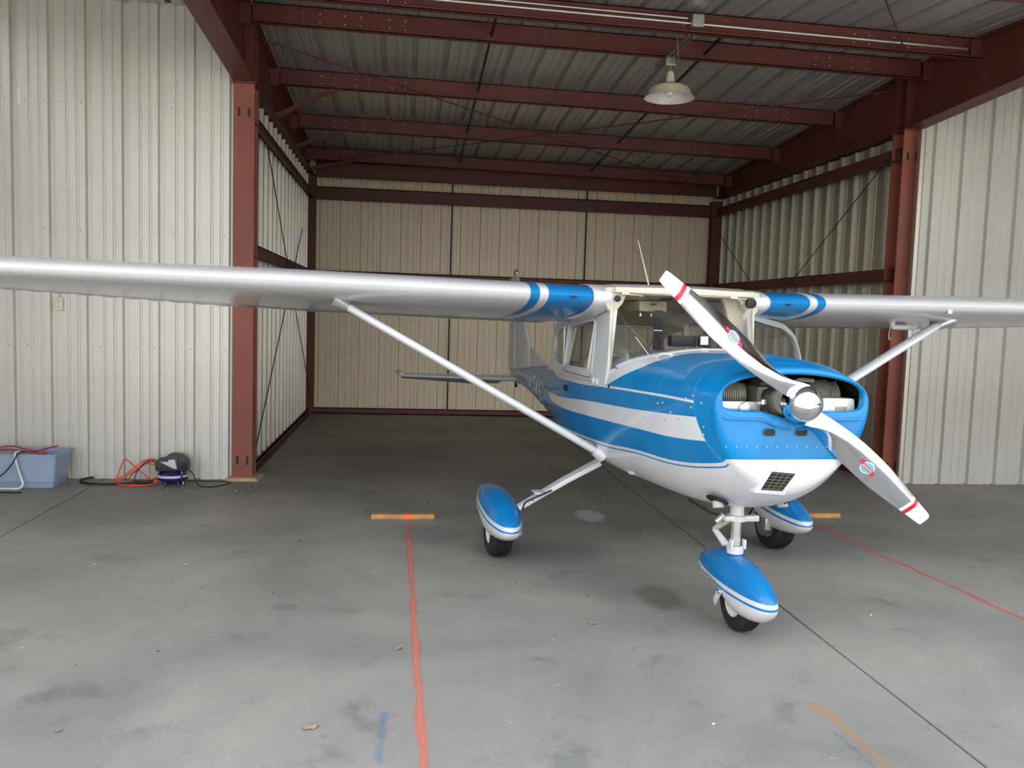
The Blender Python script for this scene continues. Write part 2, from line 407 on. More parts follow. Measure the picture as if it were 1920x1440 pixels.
# grout pads
for x, lab in ((-1.585, 'tan grout pad under the left front column'), (5.365, 'tan grout pad under the right front column')):
    mb = MB(); mb.loft([[(x+a*s, 8.80+b*s, z) for a, b in ((-.17, -.19), (.17, -.19), (.19, .17), (-.17, .17))] for s, z in ((1, 0), (.82, .03))])
    o = mb.build('grout_pad', simple('tan_grout', srgb(190, 168, 138), .8), bevel=.006); tag(o, lab, 'pad', 'column grout pads')
def rafter(xc, zb, lab):
    root = empty('roof_rafter', (xc, 8.69, zb)); ys = [3.5, 6.0, 8.1, 8.69, 8.92, 11, 14.4]
    def zbot(y): return (0 if y >= 8.69 else .045*(8.69-y))
    def ztop(y): return RZ(xc, y)-.02-zb
    def strip(xa, xb, fa, fb):
        rings = [[(xa, y-8.69, fa(y)), (xb, y-8.69, fa(y)), (xb, y-8.69, fb(y)), (xa, y-8.69, fb(y))] for y in ys]
        return MB().loft(rings)
    strip(-.1, .1, zbot, lambda y: zbot(y)+.012).build('bottom_flange', M_RED, root, smooth=0)
    strip(-.1, .1, lambda y: ztop(y)-.01, ztop).build('top_flange', M_RED, root, smooth=0)
    strip(-.005, .005, lambda y: zbot(y)+.011, lambda y: ztop(y)-.009).build('web', M_RED, root, smooth=0)
    for y in (8.70, 8.90):
        MB().box((-.095, y-8.69-.005, .012), (.095, y-8.69+.005, ztop(y)-.01)).build('stiffener', M_RED, root, smooth=0)
    for y in (6.03, 7.70, 8.45, 10.25, 12.05, 13.85):   # purlin clips
        for s in (-1, 1): MB().box((s*.005, y-8.69-.045, ztop(y)-.2), (s*.11, y-8.69-.035, ztop(y)-.01)).build('purlin_clip', M_RED, root, smooth=0)
    tag(root, lab, 'beam', 'tapered rafters'); return root
rafter(-1.585, 3.905, 'red tapered rafter resting on the left front column')
rafter(5.365, 3.855, 'deep dark red rafter resting on the right front column')
# knee braces
for y, lab in ((10.25, 'nearest red knee brace from left rafter to purlin'), (12.05, 'middle red knee brace from left rafter to purlin'), (13.85, 'rearmost red knee brace from left rafter to purlin')):
    p = Vector((-1.49, y-.03, 3.93)); q = Vector((-.78, y-.03, RZ(-.78, y)-.17)); d = (q-p).normalized(); n = Vector((0, 0, 1)).cross(d).normalized(); u = d.cross(n)
    mb = MB(); mb.loft([[c+n*a+u*b for a, b in ((-.025, -.025), (.025, -.025), (.025, -.019), (-.019, -.019), (-.019, .025), (-.025, .025))] for c in (p, q)])
    o = mb.build('knee_brace', M_RED, smooth=0); tag(o, lab, 'brace', 'knee braces')
# thin rod bracing
def rod(a, b, lab, mat=M_BLK, r=.006):
    o = MB().tube([a, b], r, 6).build('bracing_rod', mat); tag(o, lab, 'rod', 'bracing rods')
rod((5.30, 8.95, 3.64), (5.30, 12.6, 1.55), 'thin brace rod on right wall falling from the front column')
rod((5.31, 14.3, 3.33), (5.31, 10.6, 1.1), 'thin brace rod on right wall falling from the back corner')
rod((-1.515, 9.05, .25), (-1.515, 12.9, 2.9), 'thin brace rod on left wall rising from the front column')
rod((-1.51, 14.25, .3), (-1.51, 9.6, 3.5), 'thin brace rod on left wall falling to the back corner')
rod((-1.47, 8.9, 4.38), (5.2, 14.1, 3.92), 'thin red roof rod running from left front to right back', M_RED, .007)
rod((-1.4, 14.0, 4.05), (5.2, 8.95, 4.30), 'thin red roof rod running from left back to right front', M_RED, .007)
rod((2.6, 5.0, 4.2), (5.28, 8.6, 4.38), 'thin red roof rod crossing the top right deck', M_RED, .007)

# ---- conduits, junction box, lamp
o = MB().tube([(-1.4, 7.63, RZ(-1.4, 7.7)-.115), (5.2, 7.63, RZ(5.2, 7.7)-.135)], .012, 8).build('conduit_pipe', M_GALV); tag(o, 'lower thin metal conduit running along the whole ridge purlin', 'pipe', 'conduits')
o = MB().tube([(-1.4, 7.63, RZ(-1.4, 7.7)-.07), (2.47, 7.63, RZ(2.5, 7.7)-.085)], .009, 8).build('conduit_pipe', M_GALV); tag(o, 'upper thin metal conduit ending at the junction box', 'pipe', 'conduits')
jb = empty('junction_box', (2.555, 7.64, RZ(2.55, 7.7)-.11))
MB().box((-.055, -.06, -.055), (.055, .02, .055)).build('box_body', M_GALV, jb, bevel=.004)
MB().box((-.05, -.064, -.05), (.05, -.059, .05)).build('cover', M_GALV, jb, bevel=.003)
for a in (-1, 1):
    for b in (-1, 1): MB().lathe([(0, .002), (.005, .001), (.006, 0)], 8, Matrix.Translation((a*.04, -.064, b*.04)) @ Matrix.Rotation(pi/2, 4, 'X')).build('screw', M_BOLT, jb)
tag(jb, 'small grey metal junction box on the ridge purlin', 'electrical box')
LX, LY = 2.555, 8.36
us = MB(); zz = RZ(2.5, 8)-.21
us.box((2.50, 7.66, zz-.045), (2.505, 8.72, zz)); us.box((2.545, 7.66, zz-.045), (2.55, 8.72, zz)); us.box((2.50, 7.66, zz-.003), (2.55, 8.72, zz))
tag(us.build('strut_channel', M_GALV, smooth=0), 'short grey strut channel under the ridge purlins carrying the lamp', 'channel')
lamp = empty('pendant_lamp', (LX, LY, 0))
zr = 3.985
MB().box((-.06, -.04, zr+.245), (.04, .04, zr+.33)).build('mounting_box', M_GALV, lamp, bevel=.004)
MB().tube([(0, 0, zr+.19), (0, 0, zr+.25)], .012, 10).build('stem', M_GALV, lamp)
MB().lathe([(.0, .205), (.018, .205), (.03, .19), (.036, .185), (.038, .15), (.043, .13), (.046, .08), (.05, .075)], 24, Matrix.Translation((0, 0, zr))).build('socket_neck', M_CREAM, lamp)
sh = [(.048, .078), (.11, .07), (.175, .045), (.20, .02), (.215, -.03), (.245, -.055), (.25, -.062)]
ins = [(.243, -.062), (.208, -.032), (.193, .012), (.17, .037), (.11, .06), (.04, .066)]
mb = MB(); mb.lathe([(r, z) for r, z in sh], 40, Matrix.Translation((0, 0, zr))); mb.lathe([sh[-1]]+ins, 40, Matrix.Translation((0, 0, zr)), mi=1)
mb.build('shade', None, lamp, mats=[M_CREAM, simple('white_enamel', srgb(232, 230, 226), .35)])
bulb = MB().lathe([(0.001, -.045), (.025, -.04), (.04, -.022), (.045, 0), (.038, .025), (.02, .05), (.014, .066)], 20, Matrix.Translation((0, 0, zr))).build('bulb', simple('frosted_bulb', srgb(235, 232, 215), .25), lamp)
MB().tube(spline([(-.02, -.68, RZ(2.5, 7.7)-.10-.0), (-.13, -.62, RZ(2.5, 7.7)-.14), (-.06, -.4, RZ(2.5, 7.7)-.26), (.05, -.1, RZ(2.5, 8)-.32), (.02, -.01, zr+.29)], 8), .006, 6).build('flex_cable', M_GALV, lamp)
tag(lamp, 'cream enamel barn lamp hanging under the roof', 'lamp')

# ================================================================ AIRPLANE
# local frame: X to the picture's right, Y aft, Z up; origin on the floor below the propeller
AP = empty('airplane', (1.9566, 3.9838, 0), .0793)
tag(AP, 'blue and white high wing airplane parked nose out in the hangar bay', 'airplane')
HT = [(.10,.86,1.522,.432,1.31,2.3,1.85),(.20,.80,1.548,.466,1.29,2.4,2.0),(.40,.725,1.560,.492,1.24,2.5,2.2),(.60,.695,1.563,.505,1.20,2.5,2.5),
(1.0,.680,1.565,.525,1.18,2.5,2.8),(1.46,.680,1.50,.53,1.10,4.5,3.2),(1.9,.69,1.345,.53,1.05,6,3.4),(2.5,.71,1.33,.52,1.05,6,3.4),(2.9,.735,1.335,.485,1.05,4,3.2),
(3.4,.775,1.32,.42,1.05,2.8,3.2),(4.2,.82,1.27,.325,1.04,2.3,3),(5.2,.87,1.20,.22,1.03,2,2.4),(6.3,.91,1.10,.115,1.01,2,2),(7.0,.935,1.04,.03,.99,2,2)]
def hull(Y):
    n = len(HT)
    if Y <= HT[0][0]: return list(HT[0][1:])
    if Y >= HT[-1][0]: return list(HT[-1][1:])
    i = min(max(j for j in range(n) if HT[j][0] <= Y), n-2)
    a, b = HT[i], HT[i+1]; h = b[0]-a[0]; t = (Y-a[0])/h; out = []
    for k in range(1, 7):
        def m(j):
            if j <= 0 or j >= n-1:
                j0 = max(0, min(j, n-2)); return (HT[j0+1][k]-HT[j0][k])/(HT[j0+1][0]-HT[j0][0])
            d0 = (HT[j][k]-HT[j-1][k])/(HT[j][0]-HT[j-1][0]); d1 = (HT[j+1][k]-HT[j][k])/(HT[j+1][0]-HT[j][0])
            return 0 if d0*d1 <= 0 else 2*d0*d1/(d0+d1)
        out.append((2*t**3-3*t*t+1)*a[k]+(t**3-2*t*t+t)*h*m(i)+(-2*t**3+3*t*t)*b[k]+(t**3-t*t)*h*m(i+1))
    return out
def sec(Y, N=96, off=0, yy=None):
    zb, zt, hw, zc, n1, n2 = hull(Y); P = []
    for k in range(N):
        a = 2*pi*k/N; c, s = cos(a), sin(a); n = n1 if s >= 0 else n2; h = (zt-zc) if s >= 0 else (zc-zb)
        P.append(Vector(((hw+off)*math.copysign(abs(c)**(2/n), c), Y if yy is None else yy, zc+(h+off)*math.copysign(abs(s)**(2/n), s))))
    return P
def side_x(Y, z, off=0):
    zb, zt, hw, zc, n1, n2 = hull(Y)
    n = n1 if z > zc else n2; q = (z-zc)/(zt-zc) if z > zc else (zc-z)/(zc-zb)
    return hw*max(0, 1-min(1, q)**n)**(1/n)+off

# ---- hull paint (flat livery: colours as bands between curves)
def livery():
    m = NT('livery_paint'); X, Y, Z = m.xyz()
    def curve(pts, y0=0, y1=8., z0=.6, z1=1.8):
        c = m.n('ShaderNodeFloatCurve'); cu = c.mapping.curves[0]
        P = [((y-y0)/(y1-y0), (z-z0)/(z1-z0)) for y, z in pts]
        cu.points[0].location = P[0]; cu.points[1].location = P[-1]
        for p in P[1:-1]: cu.points.new(*p)
        for p in cu.points: p.handle_type = 'AUTO_CLAMPED'
        c.mapping.update()
        m.l(m.math('DIVIDE', m.math('SUBTRACT', Y, y0), y1-y0), c.inputs['Value'])
        return m.math('ADD', m.math('MULTIPLY', c.outputs[0], z1-z0), z0)
    gt = lambda a, b: m.math('GREATER_THAN', a, b); lt = lambda a, b: m.math('LESS_THAN', a, b)
    AND = lambda a, b: m.math('MULTIPLY', a, b); OR = lambda a, b: m.math('MAXIMUM', a, b)
    A = curve([(0, 1.305), (.212, 1.315), (.884, 1.302), (1.555, 1.278), (2.07, 1.254), (2.54, 1.247), (3.3, 1.232), (3.5, 1.235), (3.9, 1.27), (4.4, 1.32), (5.4, 1.4), (8, 1.5)])
    T = curve([(0, 1.58), (.5, 1.566), (.62, 1.556), (.8, 1.546), (.9, 1.52), (.985, 1.483), (1.083, 1.437), (1.222, 1.383), (1.358, 1.335), (1.563, 1.285), (1.75, 1.28), (8, 1.28)], 0, 8)
    B1 = curve([(0, 1.26), (.187, 1.247), (.848, 1.206), (1.936, 1.15), (2.7, 1.10), (3.2, 1.082), (3.38, 1.065), (3.42, .9), (8, .8)])
    B2 = curve([(0, 1.14), (.151, 1.128), (.455, 1.107), (.859, 1.094), (1.6, 1.062), (2.42, 1.029), (3.1, 1.02), (3.38, 1.055), (3.42, 1.1), (8, 1.2)])
    C = curve([(0, 1.05), (.06, 1.05), (.10, 1.045), (.11, 1.03), (.217, 1.004), (.445, .976), (.872, .962), (1.484, .916), (2.177, .888), (3.2, .86), (5, .89), (7, .93), (8, .93)])
    seam = m.math('ADD', m.math('MULTIPLY', m.math('SUBTRACT', Z, 1.25), .34), .197)
    aft = gt(Y, seam)
    w = AND(gt(Z, T), lt(Y, 1.6))
    w = OR(w, AND(gt(Z, A), gt(Y, 1.56)))
    w = OR(w, AND(AND(gt(Z, A), lt(Z, m.math('ADD', A, .0135))), aft))
    w = OR(w, AND(AND(lt(Z, B1), gt(Z, B2)), aft))
    w = OR(w, AND(AND(AND(gt(Y, 3.42), lt(Y, 6.2)), lt(Z, 1.075)), gt(Z, 1.066)))
    low = lt(Z, C); line = AND(lt(Z, m.math('SUBTRACT', C, .018)), gt(Z, m.math('SUBTRACT', C, .026)))
    line = AND(line, gt(Y, .102))
    low = AND(low, m.math('SUBTRACT', 1, line)); w = OR(w, low)
    sl = m.math('LESS_THAN', m.math('ABSOLUTE', m.math('SUBTRACT', Y, seam)), .0016)
    s2 = m.math('LESS_THAN', m.math('ABSOLUTE', m.math('SUBTRACT', Y, m.math('ADD', .62, m.math('MULTIPLY', m.math('SUBTRACT', Z, 1.3), .5)))), .0013)
    s2 = AND(s2, gt(Z, 1.31)); s3 = m.math('LESS_THAN', m.math('ABSOLUTE', m.math('SUBTRACT', Y, 1.46)), .0013)
    var = m.noise(4, 3)
    blue = m.ramp(var, [(.3, srgb(0, 114, 176)), (.7, srgb(0, 126, 188))]); white = m.ramp(var, [(.3, srgb(202, 204, 208)), (.7, srgb(212, 213, 216))])
    c = m.mix(w, blue, white)
    c = m.mix(m.math('MULTIPLY', OR(OR(sl, s2), s3), .5), c, srgb(150, 190, 215))
    m.set(Base_Color=c, Roughness=.28, Specular_IOR_Level=.3, Coat_Weight=.3, Coat_Roughness=.06)
    return m.m
M_LIV = livery()

# ---- fuselage shell
YS = [.30, .4, .5, .6, .7, .8, .9, .95, 1.0, 1.04, 1.08, 1.12, 1.16, 1.2, 1.24, 1.28, 1.32, 1.36, 1.40, 1.44, 1.48, 1.6, 1.75, 1.9, 2.1, 2.3, 2.5, 2.7, 2.9, 3.1, 3.25, 3.4, 3.7, 4.0, 4.3, 4.7, 5.2, 5.7, 6.2, 6.6, 7.0]
N = 96; V = []; Fc = []
for Y in YS: V += sec(Y)
for i in range(len(YS)-1):
    ym = (YS[i]+YS[i+1])/2
    for j in range(N):
        k = (j+1) % N; q = [i*N+j, i*N+k, (i+1)*N+k, (i+1)*N+j]
        cx = sum(V[t].x for t in q)/4; cz = sum(V[t].z for t in q)/4; hw = hull(ym)[2]
        if 1.48 < ym < 3.25 and cz > 1.27 and abs(cx) < hw*.93: continue      # open top under the cabin
        if .9 < ym < 1.5 and cz > 1.34 and ym > .99+.50*min(1, abs(cx)/.505)**2.6-.005: continue   # behind the foot of the windshield
        Fc.append(tuple(q))
Fc.append(tuple(range((len(YS)-1)*N, len(YS)*N)))
fus = link('fuselage', mesh('fuselage', V, Fc, 40), M_LIV, AP)
MB().box((-.47, 1.05, .95), (.47, 3.2, .98)).build('cabin_floor', M_DASH, fus, smooth=0)

# ---- nose bowl with the wide open inlet
def inlet(N, grow=0, y=.06):
    P = []
    for k in range(N):
        a = 2*pi*k/N; c, s = cos(a), sin(a); n = 2.1 if s >= 0 else 7
        X = (.398+grow)*math.copysign(abs(c)**(2/n), c); h = (.113 if s >= 0 else .094)+grow
        Z = 1.378+h*math.copysign(abs(s)**(2/n), s)
        if s < 0 and abs(X) < .18: Z -= .05*cos(pi*X/.36)**2
        P.append(Vector((X, y, Z)))
    return P
rings = [sec(.30), sec(.25), sec(.20), sec(.15), sec(.115, yy=.115), sec(.10, yy=.10)]
o0 = sec(.10, yy=.1); i0 = inlet(N)
for k in range(1, 13):
    t = k/12; s = 1-t; e = (1-s**2.4)**(1/2.4)
    rg = []
    for p, q in zip(o0, i0):
        y = .10-.052*e+.010*t*max(0, (1.3-(p.z+(q.z-p.z)*t)))
        rg.append(Vector((p.x+(q.x-p.x)*t, y, p.z+(q.z-p.z)*t)))
    rings.append(rg)
rings += [inlet(N, -.008, .052), inlet(N, -.012, .065), inlet(N, -.006, .10)]
nb = MB().loft(rings, cap=False).build('nose_bowl', M_LIV, AP, smooth=50)
# raised moulding under the inlet
for s in (-1, 1):
    P = [(s*.385, .047, 1.262), (s*.34, .044, 1.255), (s*.2, .041, 1.252), (s*.15, .039, 1.24), (s*.09, .038, 1.215), (s*.02, .038, 1.205)]
    MB().tube(spline(P, 6), .0055, 8).build('moulding', M_BPAINT, nb)
    hole = MB(); q = [((.032*math.copysign(abs(cos(a))**.6, cos(a))), .019*math.copysign(abs(sin(a))**.6, sin(a))) for a in [2*pi*k/24 for k in range(24)]]
    xc = -.045+s*.088
    hole.prism([(a*1.12, b*1.15) for a, b in q], -.003, .002, lambda a, b, c: (xc+a, .0465+c, 1.19+b)); hole.build('hole_rim', M_BPAINT, nb)
    hole = MB(); hole.prism(q, -.0045, .003, lambda a, b, c: (xc+a, .0465+c, 1.19+b)); hole.build('vent_hole', M_BLK, nb)
rv = MB()
for k in range(14):
    x = -.36+k*.055; rv.lathe([(0, -.0025), (.003, -.0015), (.004, 0)], 8, Matrix.Translation((x, .0475, 1.115-.0)) @ Matrix.Rotation(pi/2, 4, 'X') @ Matrix.Scale(-1, 4, (0, 0, 1)))
r = rv.build('rivet_row', M_ALU, nb); r['kind'] = 'stuff'

# ---- engine seen through the inlet
eng = MB().box((-.13, .20, 1.16), (.13, .52, 1.41)).build('engine', M_CAST, AP, bevel=.03)
MB().loft([[Vector((p.x*.97, y, 1.22+(p.z-1.22)*.97)) for p in sec(min(.6, max(.12, y)))] for y in (.16, .3, .5, .62)], cap=False).build('bay_liner', M_BAY, eng)
MB().prism([(p.x*.96, 1.22+(p.z-1.22)*.96) for p in sec(.6)], 0, .01, lambda a, b, c: (a, .60+c, b)).build('firewall', M_BAY, eng)
for s in (-1, 1):
    mb = MB()
    for k in range(13):
        x = s*(.215+.0125*k); mb.lathe([(.001, -.0016), (.085 if k < 9 else .075, -.0016), (.085 if k < 9 else .075, .0016), (.001, .0016)], 28, Matrix.Translation((x, .30, 1.355)) @ Matrix.Rotation(pi/2, 4, 'Y'))
    mb.build('cooling_fins', simple('dark_cast_fins', srgb(206, 202, 190), .5, .5), eng)
    MB().lathe([(.001, -.1), (.066, -.1), (.066, .1), (.001, .1)], 24, Matrix.Translation((s*.27, .30, 1.355)) @ Matrix.Rotation(pi/2, 4, 'Y')).build('cylinder_barrel', M_CAST, eng)
MB().lathe([(.001, -.03), (.07, -.03), (.09, 0), (.09, .08), (.11, .1), (.12, .2)], 24, Matrix.Translation((0, .16, 1.34)) @ Matrix.Rotation(-pi/2, 4, 'X')).build('crankcase_nose', M_CAST, eng)
# left baffle (low, with a bulge) and right baffle (tall box)
MB().box((-.375, .125, 1.27), (-.15, .130, 1.335)).build('baffle_plate', M_ALU, eng, bevel=.002)
b = MB(); P = [(-.03, 0), (.03, 0), (.03, .035), (.022, .052), (0, .06), (-.022, .052), (-.03, .035)]
b.prism(P, 0, -.02, lambda a, q, c: (-.235+a, .125+c, 1.275+q)); b.build('baffle_bulge', M_ALU, eng, bevel=.006)
P = [(.165, 1.27), (.375, 1.27), (.385, 1.31), (.38, 1.352), (.37, 1.357), (.20, 1.357), (.172, 1.342), (.165, 1.32)]
b = MB().prism(P, .12, .2, lambda a, q, c: (a, c, q)).build('baffle_box', simple('cream_baffle', srgb(222, 218, 206), .35, .3), eng, bevel=.004)
MB().box((.275, .114, 1.283), (.335, .121, 1.315)).build('baffle_slot', M_CAST, eng, bevel=.002)
MB().tube(spline([(-.135, .13, 1.24), (-.135, .12, 1.33), (-.125, .13, 1.38), (-.06, .15, 1.40), (.0, .2, 1.40)], 6), .011, 8).build('hose', M_BLK, eng)
MB().lathe([(.013, -.014), (.016, -.012), (.016, .012), (.013, .014)], 12, Matrix.Translation((-.135, .121, 1.335))).build('hose_clamp', M_ALU, eng)
MB().tube([(.30, .2, 1.36), (.33, .22, 1.44)], .004, 6).build('dipstick', M_ALU, eng)
MB().tube([(.05, .25, 1.41), (.12, .22, 1.445), (.2, .22, 1.44)], .012, 8).build('intake_pipe', M_CAST, eng)

# ---- propeller
prop = MB().lathe([(.001, -.035), (.07, -.035), (.095, -.02), (.098, .02), (.085, .045), (.001, .045)], 36, Matrix.Translation((0, 0, 1.34)) @ Matrix.Rotation(pi/2, 4, 'X')).build('propeller', M_POL, AP)
MB().lathe([(.096, .0), (.096, .015), (.093, .045), (.083, .075), (.066, .10), (.042, .118), (.02, .126), (.001, .128)], 40, Matrix.Translation((-.012, -.02, 1.345)) @ Matrix.Rotation(pi/2, 4, 'X')).build('spinner', M_POL, prop, smooth=60)
MB().lathe([(.001, -.0015), (.006, -.001), (.006, .001)], 12, Matrix.Translation((.015, -.150, 1.352)) @ Matrix.Rotation(pi/2, 4, 'X')).build('spinner_screw', M_BLK, prop)
TH = .8957
def blade_mat():
    m = NT('polished_blade'); X = m.xyz()[0]
    gt = lambda a: m.math('GREATER_THAN', X, a)
    tip = m.mix(gt(.852), m.mix(gt(.832), G(1), G(1)), G(1))
    red = m.math('MULTIPLY', gt(.832), m.math('LESS_THAN', X, .856)); wh = m.math('MULTIPLY', gt(.812), m.math('SUBTRACT', 1, red))
    paint = gt(.812)
    n = m.noise(1, 3, .5, vec=m.scale((1.5, 40, 8)))
    c = m.mix(n, srgb(215, 216, 222), srgb(236, 237, 242)); c = m.mix(wh, c, srgb(236, 236, 234)); c = m.mix(red, c, srgb(196, 30, 58))
    m.set(Base_Color=c, Metallic=m.math('SUBTRACT', 1, paint), Roughness=m.math('ADD', .13, m.math('MULTIPLY', paint, .2))); return m.m
M_BLADE = blade_mat()
ST = [(.055, .085, .055, 60), (.09, .10, .05, 56), (.14, .108, .040, 48), (.2, .122, .030, 41), (.3, .142, .021, 33), (.4, .152, .0165, 27), (.5, .152, .015, 23), (.6, .146, .013, 20), (.7, .126, .0125, 17.5), (.8, .104, .011, 15.5), (.88, .086, .009, 14.3), (.93, .077, .007, 13.5), (.953, .071, .006, 13), (.963, .064, .005, 13), (.965, .052, .002, 13)]
def station(r):
    for a, b in zip(ST, ST[1:]):
        if a[0] <= r <= b[0]: t = (r-a[0])/(b[0]-a[0]); return [a[i]+(b[i]-a[i])*t for i in range(4)]
def blade_point(r, u, side=1, off=0):
    """u -.5 (leading) .. .5 (trailing); local x = radial, y = from LE to TE in disc plane, z = forward"""
    _, c, th, be = station(r); be = math.radians(be)
    cx = u*c; t = 0 if abs(u) >= .5 else ((1-((-.22-u)/.28)**1.5) if u < -.22 else 1-((u+.22)/.72)**1.45)
    h = (th*t*1.9 if side > 0 else -th*t*.12)+off
    return Vector((r, cx*cos(be)+h*sin(be), -cx*sin(be)+h*cos(be)))
for k in range(2):
    rings = []
    for st in ST:
        up = [blade_point(st[0], u, 1) for u in (-.5, -.47, -.4, -.32, -.25, -.22, -.15, 0, .15, .3, .4, .47, .5)]
        dn = [blade_point(st[0], u, -1) for u in (.45, .25, 0, -.25, -.45)]
        rings.append(up+dn)
    bl = MB().loft(rings).build('blade', M_BLADE, prop, smooth=50)
    d = Vector((-sin(TH), 0, cos(TH))) * (1 if k == 0 else -1)       # radial
    e_te = Vector((d.z, 0, -d.x))                                    # towards the trailing edge (opposite to rotation)
    n = Vector((0, -1, 0))
    mtx = Matrix((d, e_te, n)).transposed().to_4x4(); mtx.translation = Vector((0, 0, 1.34))
    bl.matrix_local = mtx
    # blade decal: pale blue disc, red banner, lettering (subparts of the propeller)
    rc = .50; P0 = blade_point(rc, .02, 1, .0012)
    du = (blade_point(rc, .12, 1, .0012)-blade_point(rc, -.08, 1, .0012)).normalized(); dr = Vector((1, 0, 0)); dn = dr.cross(du)
    if dn.z < 0: dn = -dn
    fl = 1 if k == 1 else -1
    def dec(name, poly, h, mat):
        mb = MB(); mb.prism(poly, 0, .0004, lambda a, b, c: P0+dr*a*fl+du*b*fl+dn*(h+c))
        oo = mb.build(name, mat, prop, smooth=0); oo.matrix_local = mtx
    circ = [(.034*cos(a), .031*sin(a)) for a in [2*pi*j/24 for j in range(24)]]
    dec('decal_rim', [(a*1.12, b*1.15) for a, b in circ], .0, simple('decal_white', srgb(230, 238, 238), .4)); dec('decal_disc', circ, .0006, simple('decal_teal', srgb(110, 190, 200), .4))
    ban = [(-.058, -.020), (-.040, -.022), (-.034, -.011), (.034, -.009), (.042, -.002), (.056, .000), (.060, .020), (.044, .022), (.034, .011), (-.034, .009), (-.042, .003), (-.060, .000)]
    dec('decal_banner', ban, .0012, simple('decal_red', srgb(206, 60, 84), .4))
    me = text_mesh('McCAULEY', .0145, .0002, .0002)
    for v in me.vertices: v.co = P0+dr*(v.co.x*fl)+du*(v.co.y*fl)+dn*(.0018+v.co.z)
    oo = link('decal_lettering', me, simple('decal_white', srgb(230, 238, 238), .4), prop); oo.matrix_local = mtx

# ---- wings
def naca(t, n=20):
    xs_ = [.5*(1-cos(pi*k/n)) for k in range(n+1)]
    yt = lambda x: 5*t*(.2969*x**.5-.126*x-.3516*x*x+.2843*x**3-.1036*x**4)
    yc = lambda x: (.02/.16)*(.8*x-x*x) if x < .4 else (.02/.36)*(.2+.8*x-x*x)
    return [(x, yc(x)+yt(x)) for x in xs_], [(x, yc(x)-yt(x)) for x in xs_]
WS = [(.50, 1.50, 1.62, 1.868, 1.675), (1.0, 1.50, 1.62, 1.880, 1.685), (2.54, 1.50, 1.62, 1.902, 1.715), (4.2, 1.545, 1.33, 1.918, 1.795), (5.40, 1.58, 1.12, 1.935, 1.85), (5.52, 1.66, .9, 1.93, 1.855)]
def wsec(l):
    for a, b in zip(WS, WS[1:]):
        if a[0] <= l <= b[0]+1e-6: t = (l-a[0])/(b[0]-a[0]); return [a[i]+(b[i]-a[i])*t for i in range(5)]
def airpt(l, s, x, yv, grow=0):
    _, y0, c, zl, zt_ = wsec(l); c *= 1
    return Vector((s*l, y0+c*x, zl+(zt_-zl)*x+yv*c*(1+grow)))
def wing_mat():
    m = NT('silver_wing_with_bands'); X, Y, Z = m.xyz(); ax = m.math('ABSOLUTE', X)
    b = lambda lo, hi: m.math('MULTIPLY', m.math('GREATER_THAN', ax, lo), m.math('LESS_THAN', ax, hi))
    blue = m.math('MAXIMUM', b(.4, .925), b(.982, 1.045))
    blue = m.math('MULTIPLY', blue, m.math('LESS_THAN', Y, 2.75))
    wht = m.math('MULTIPLY', b(.925, .982), m.math('LESS_THAN', Y, 2.75))
    n = m.noise(2.5, 4, .6)
    c = m.mix(n, srgb(208, 209, 212), srgb(224, 225, 227)); c = m.mix(blue, c, BLUE); c = m.mix(wht, c, srgb(214, 216, 218))
    m.set(Base_Color=c, Metallic=m.math('MULTIPLY', m.math('SUBTRACT', 1, m.math('MAXIMUM', blue, wht)), .12), Roughness=.36, Coat_Weight=.6, Coat_Roughness=.12)
    m.bump(m.noise(3.2, 3, .5), .10, .02)
    return m.m
M_WING = wing_mat()
U, Lw = naca(.12)
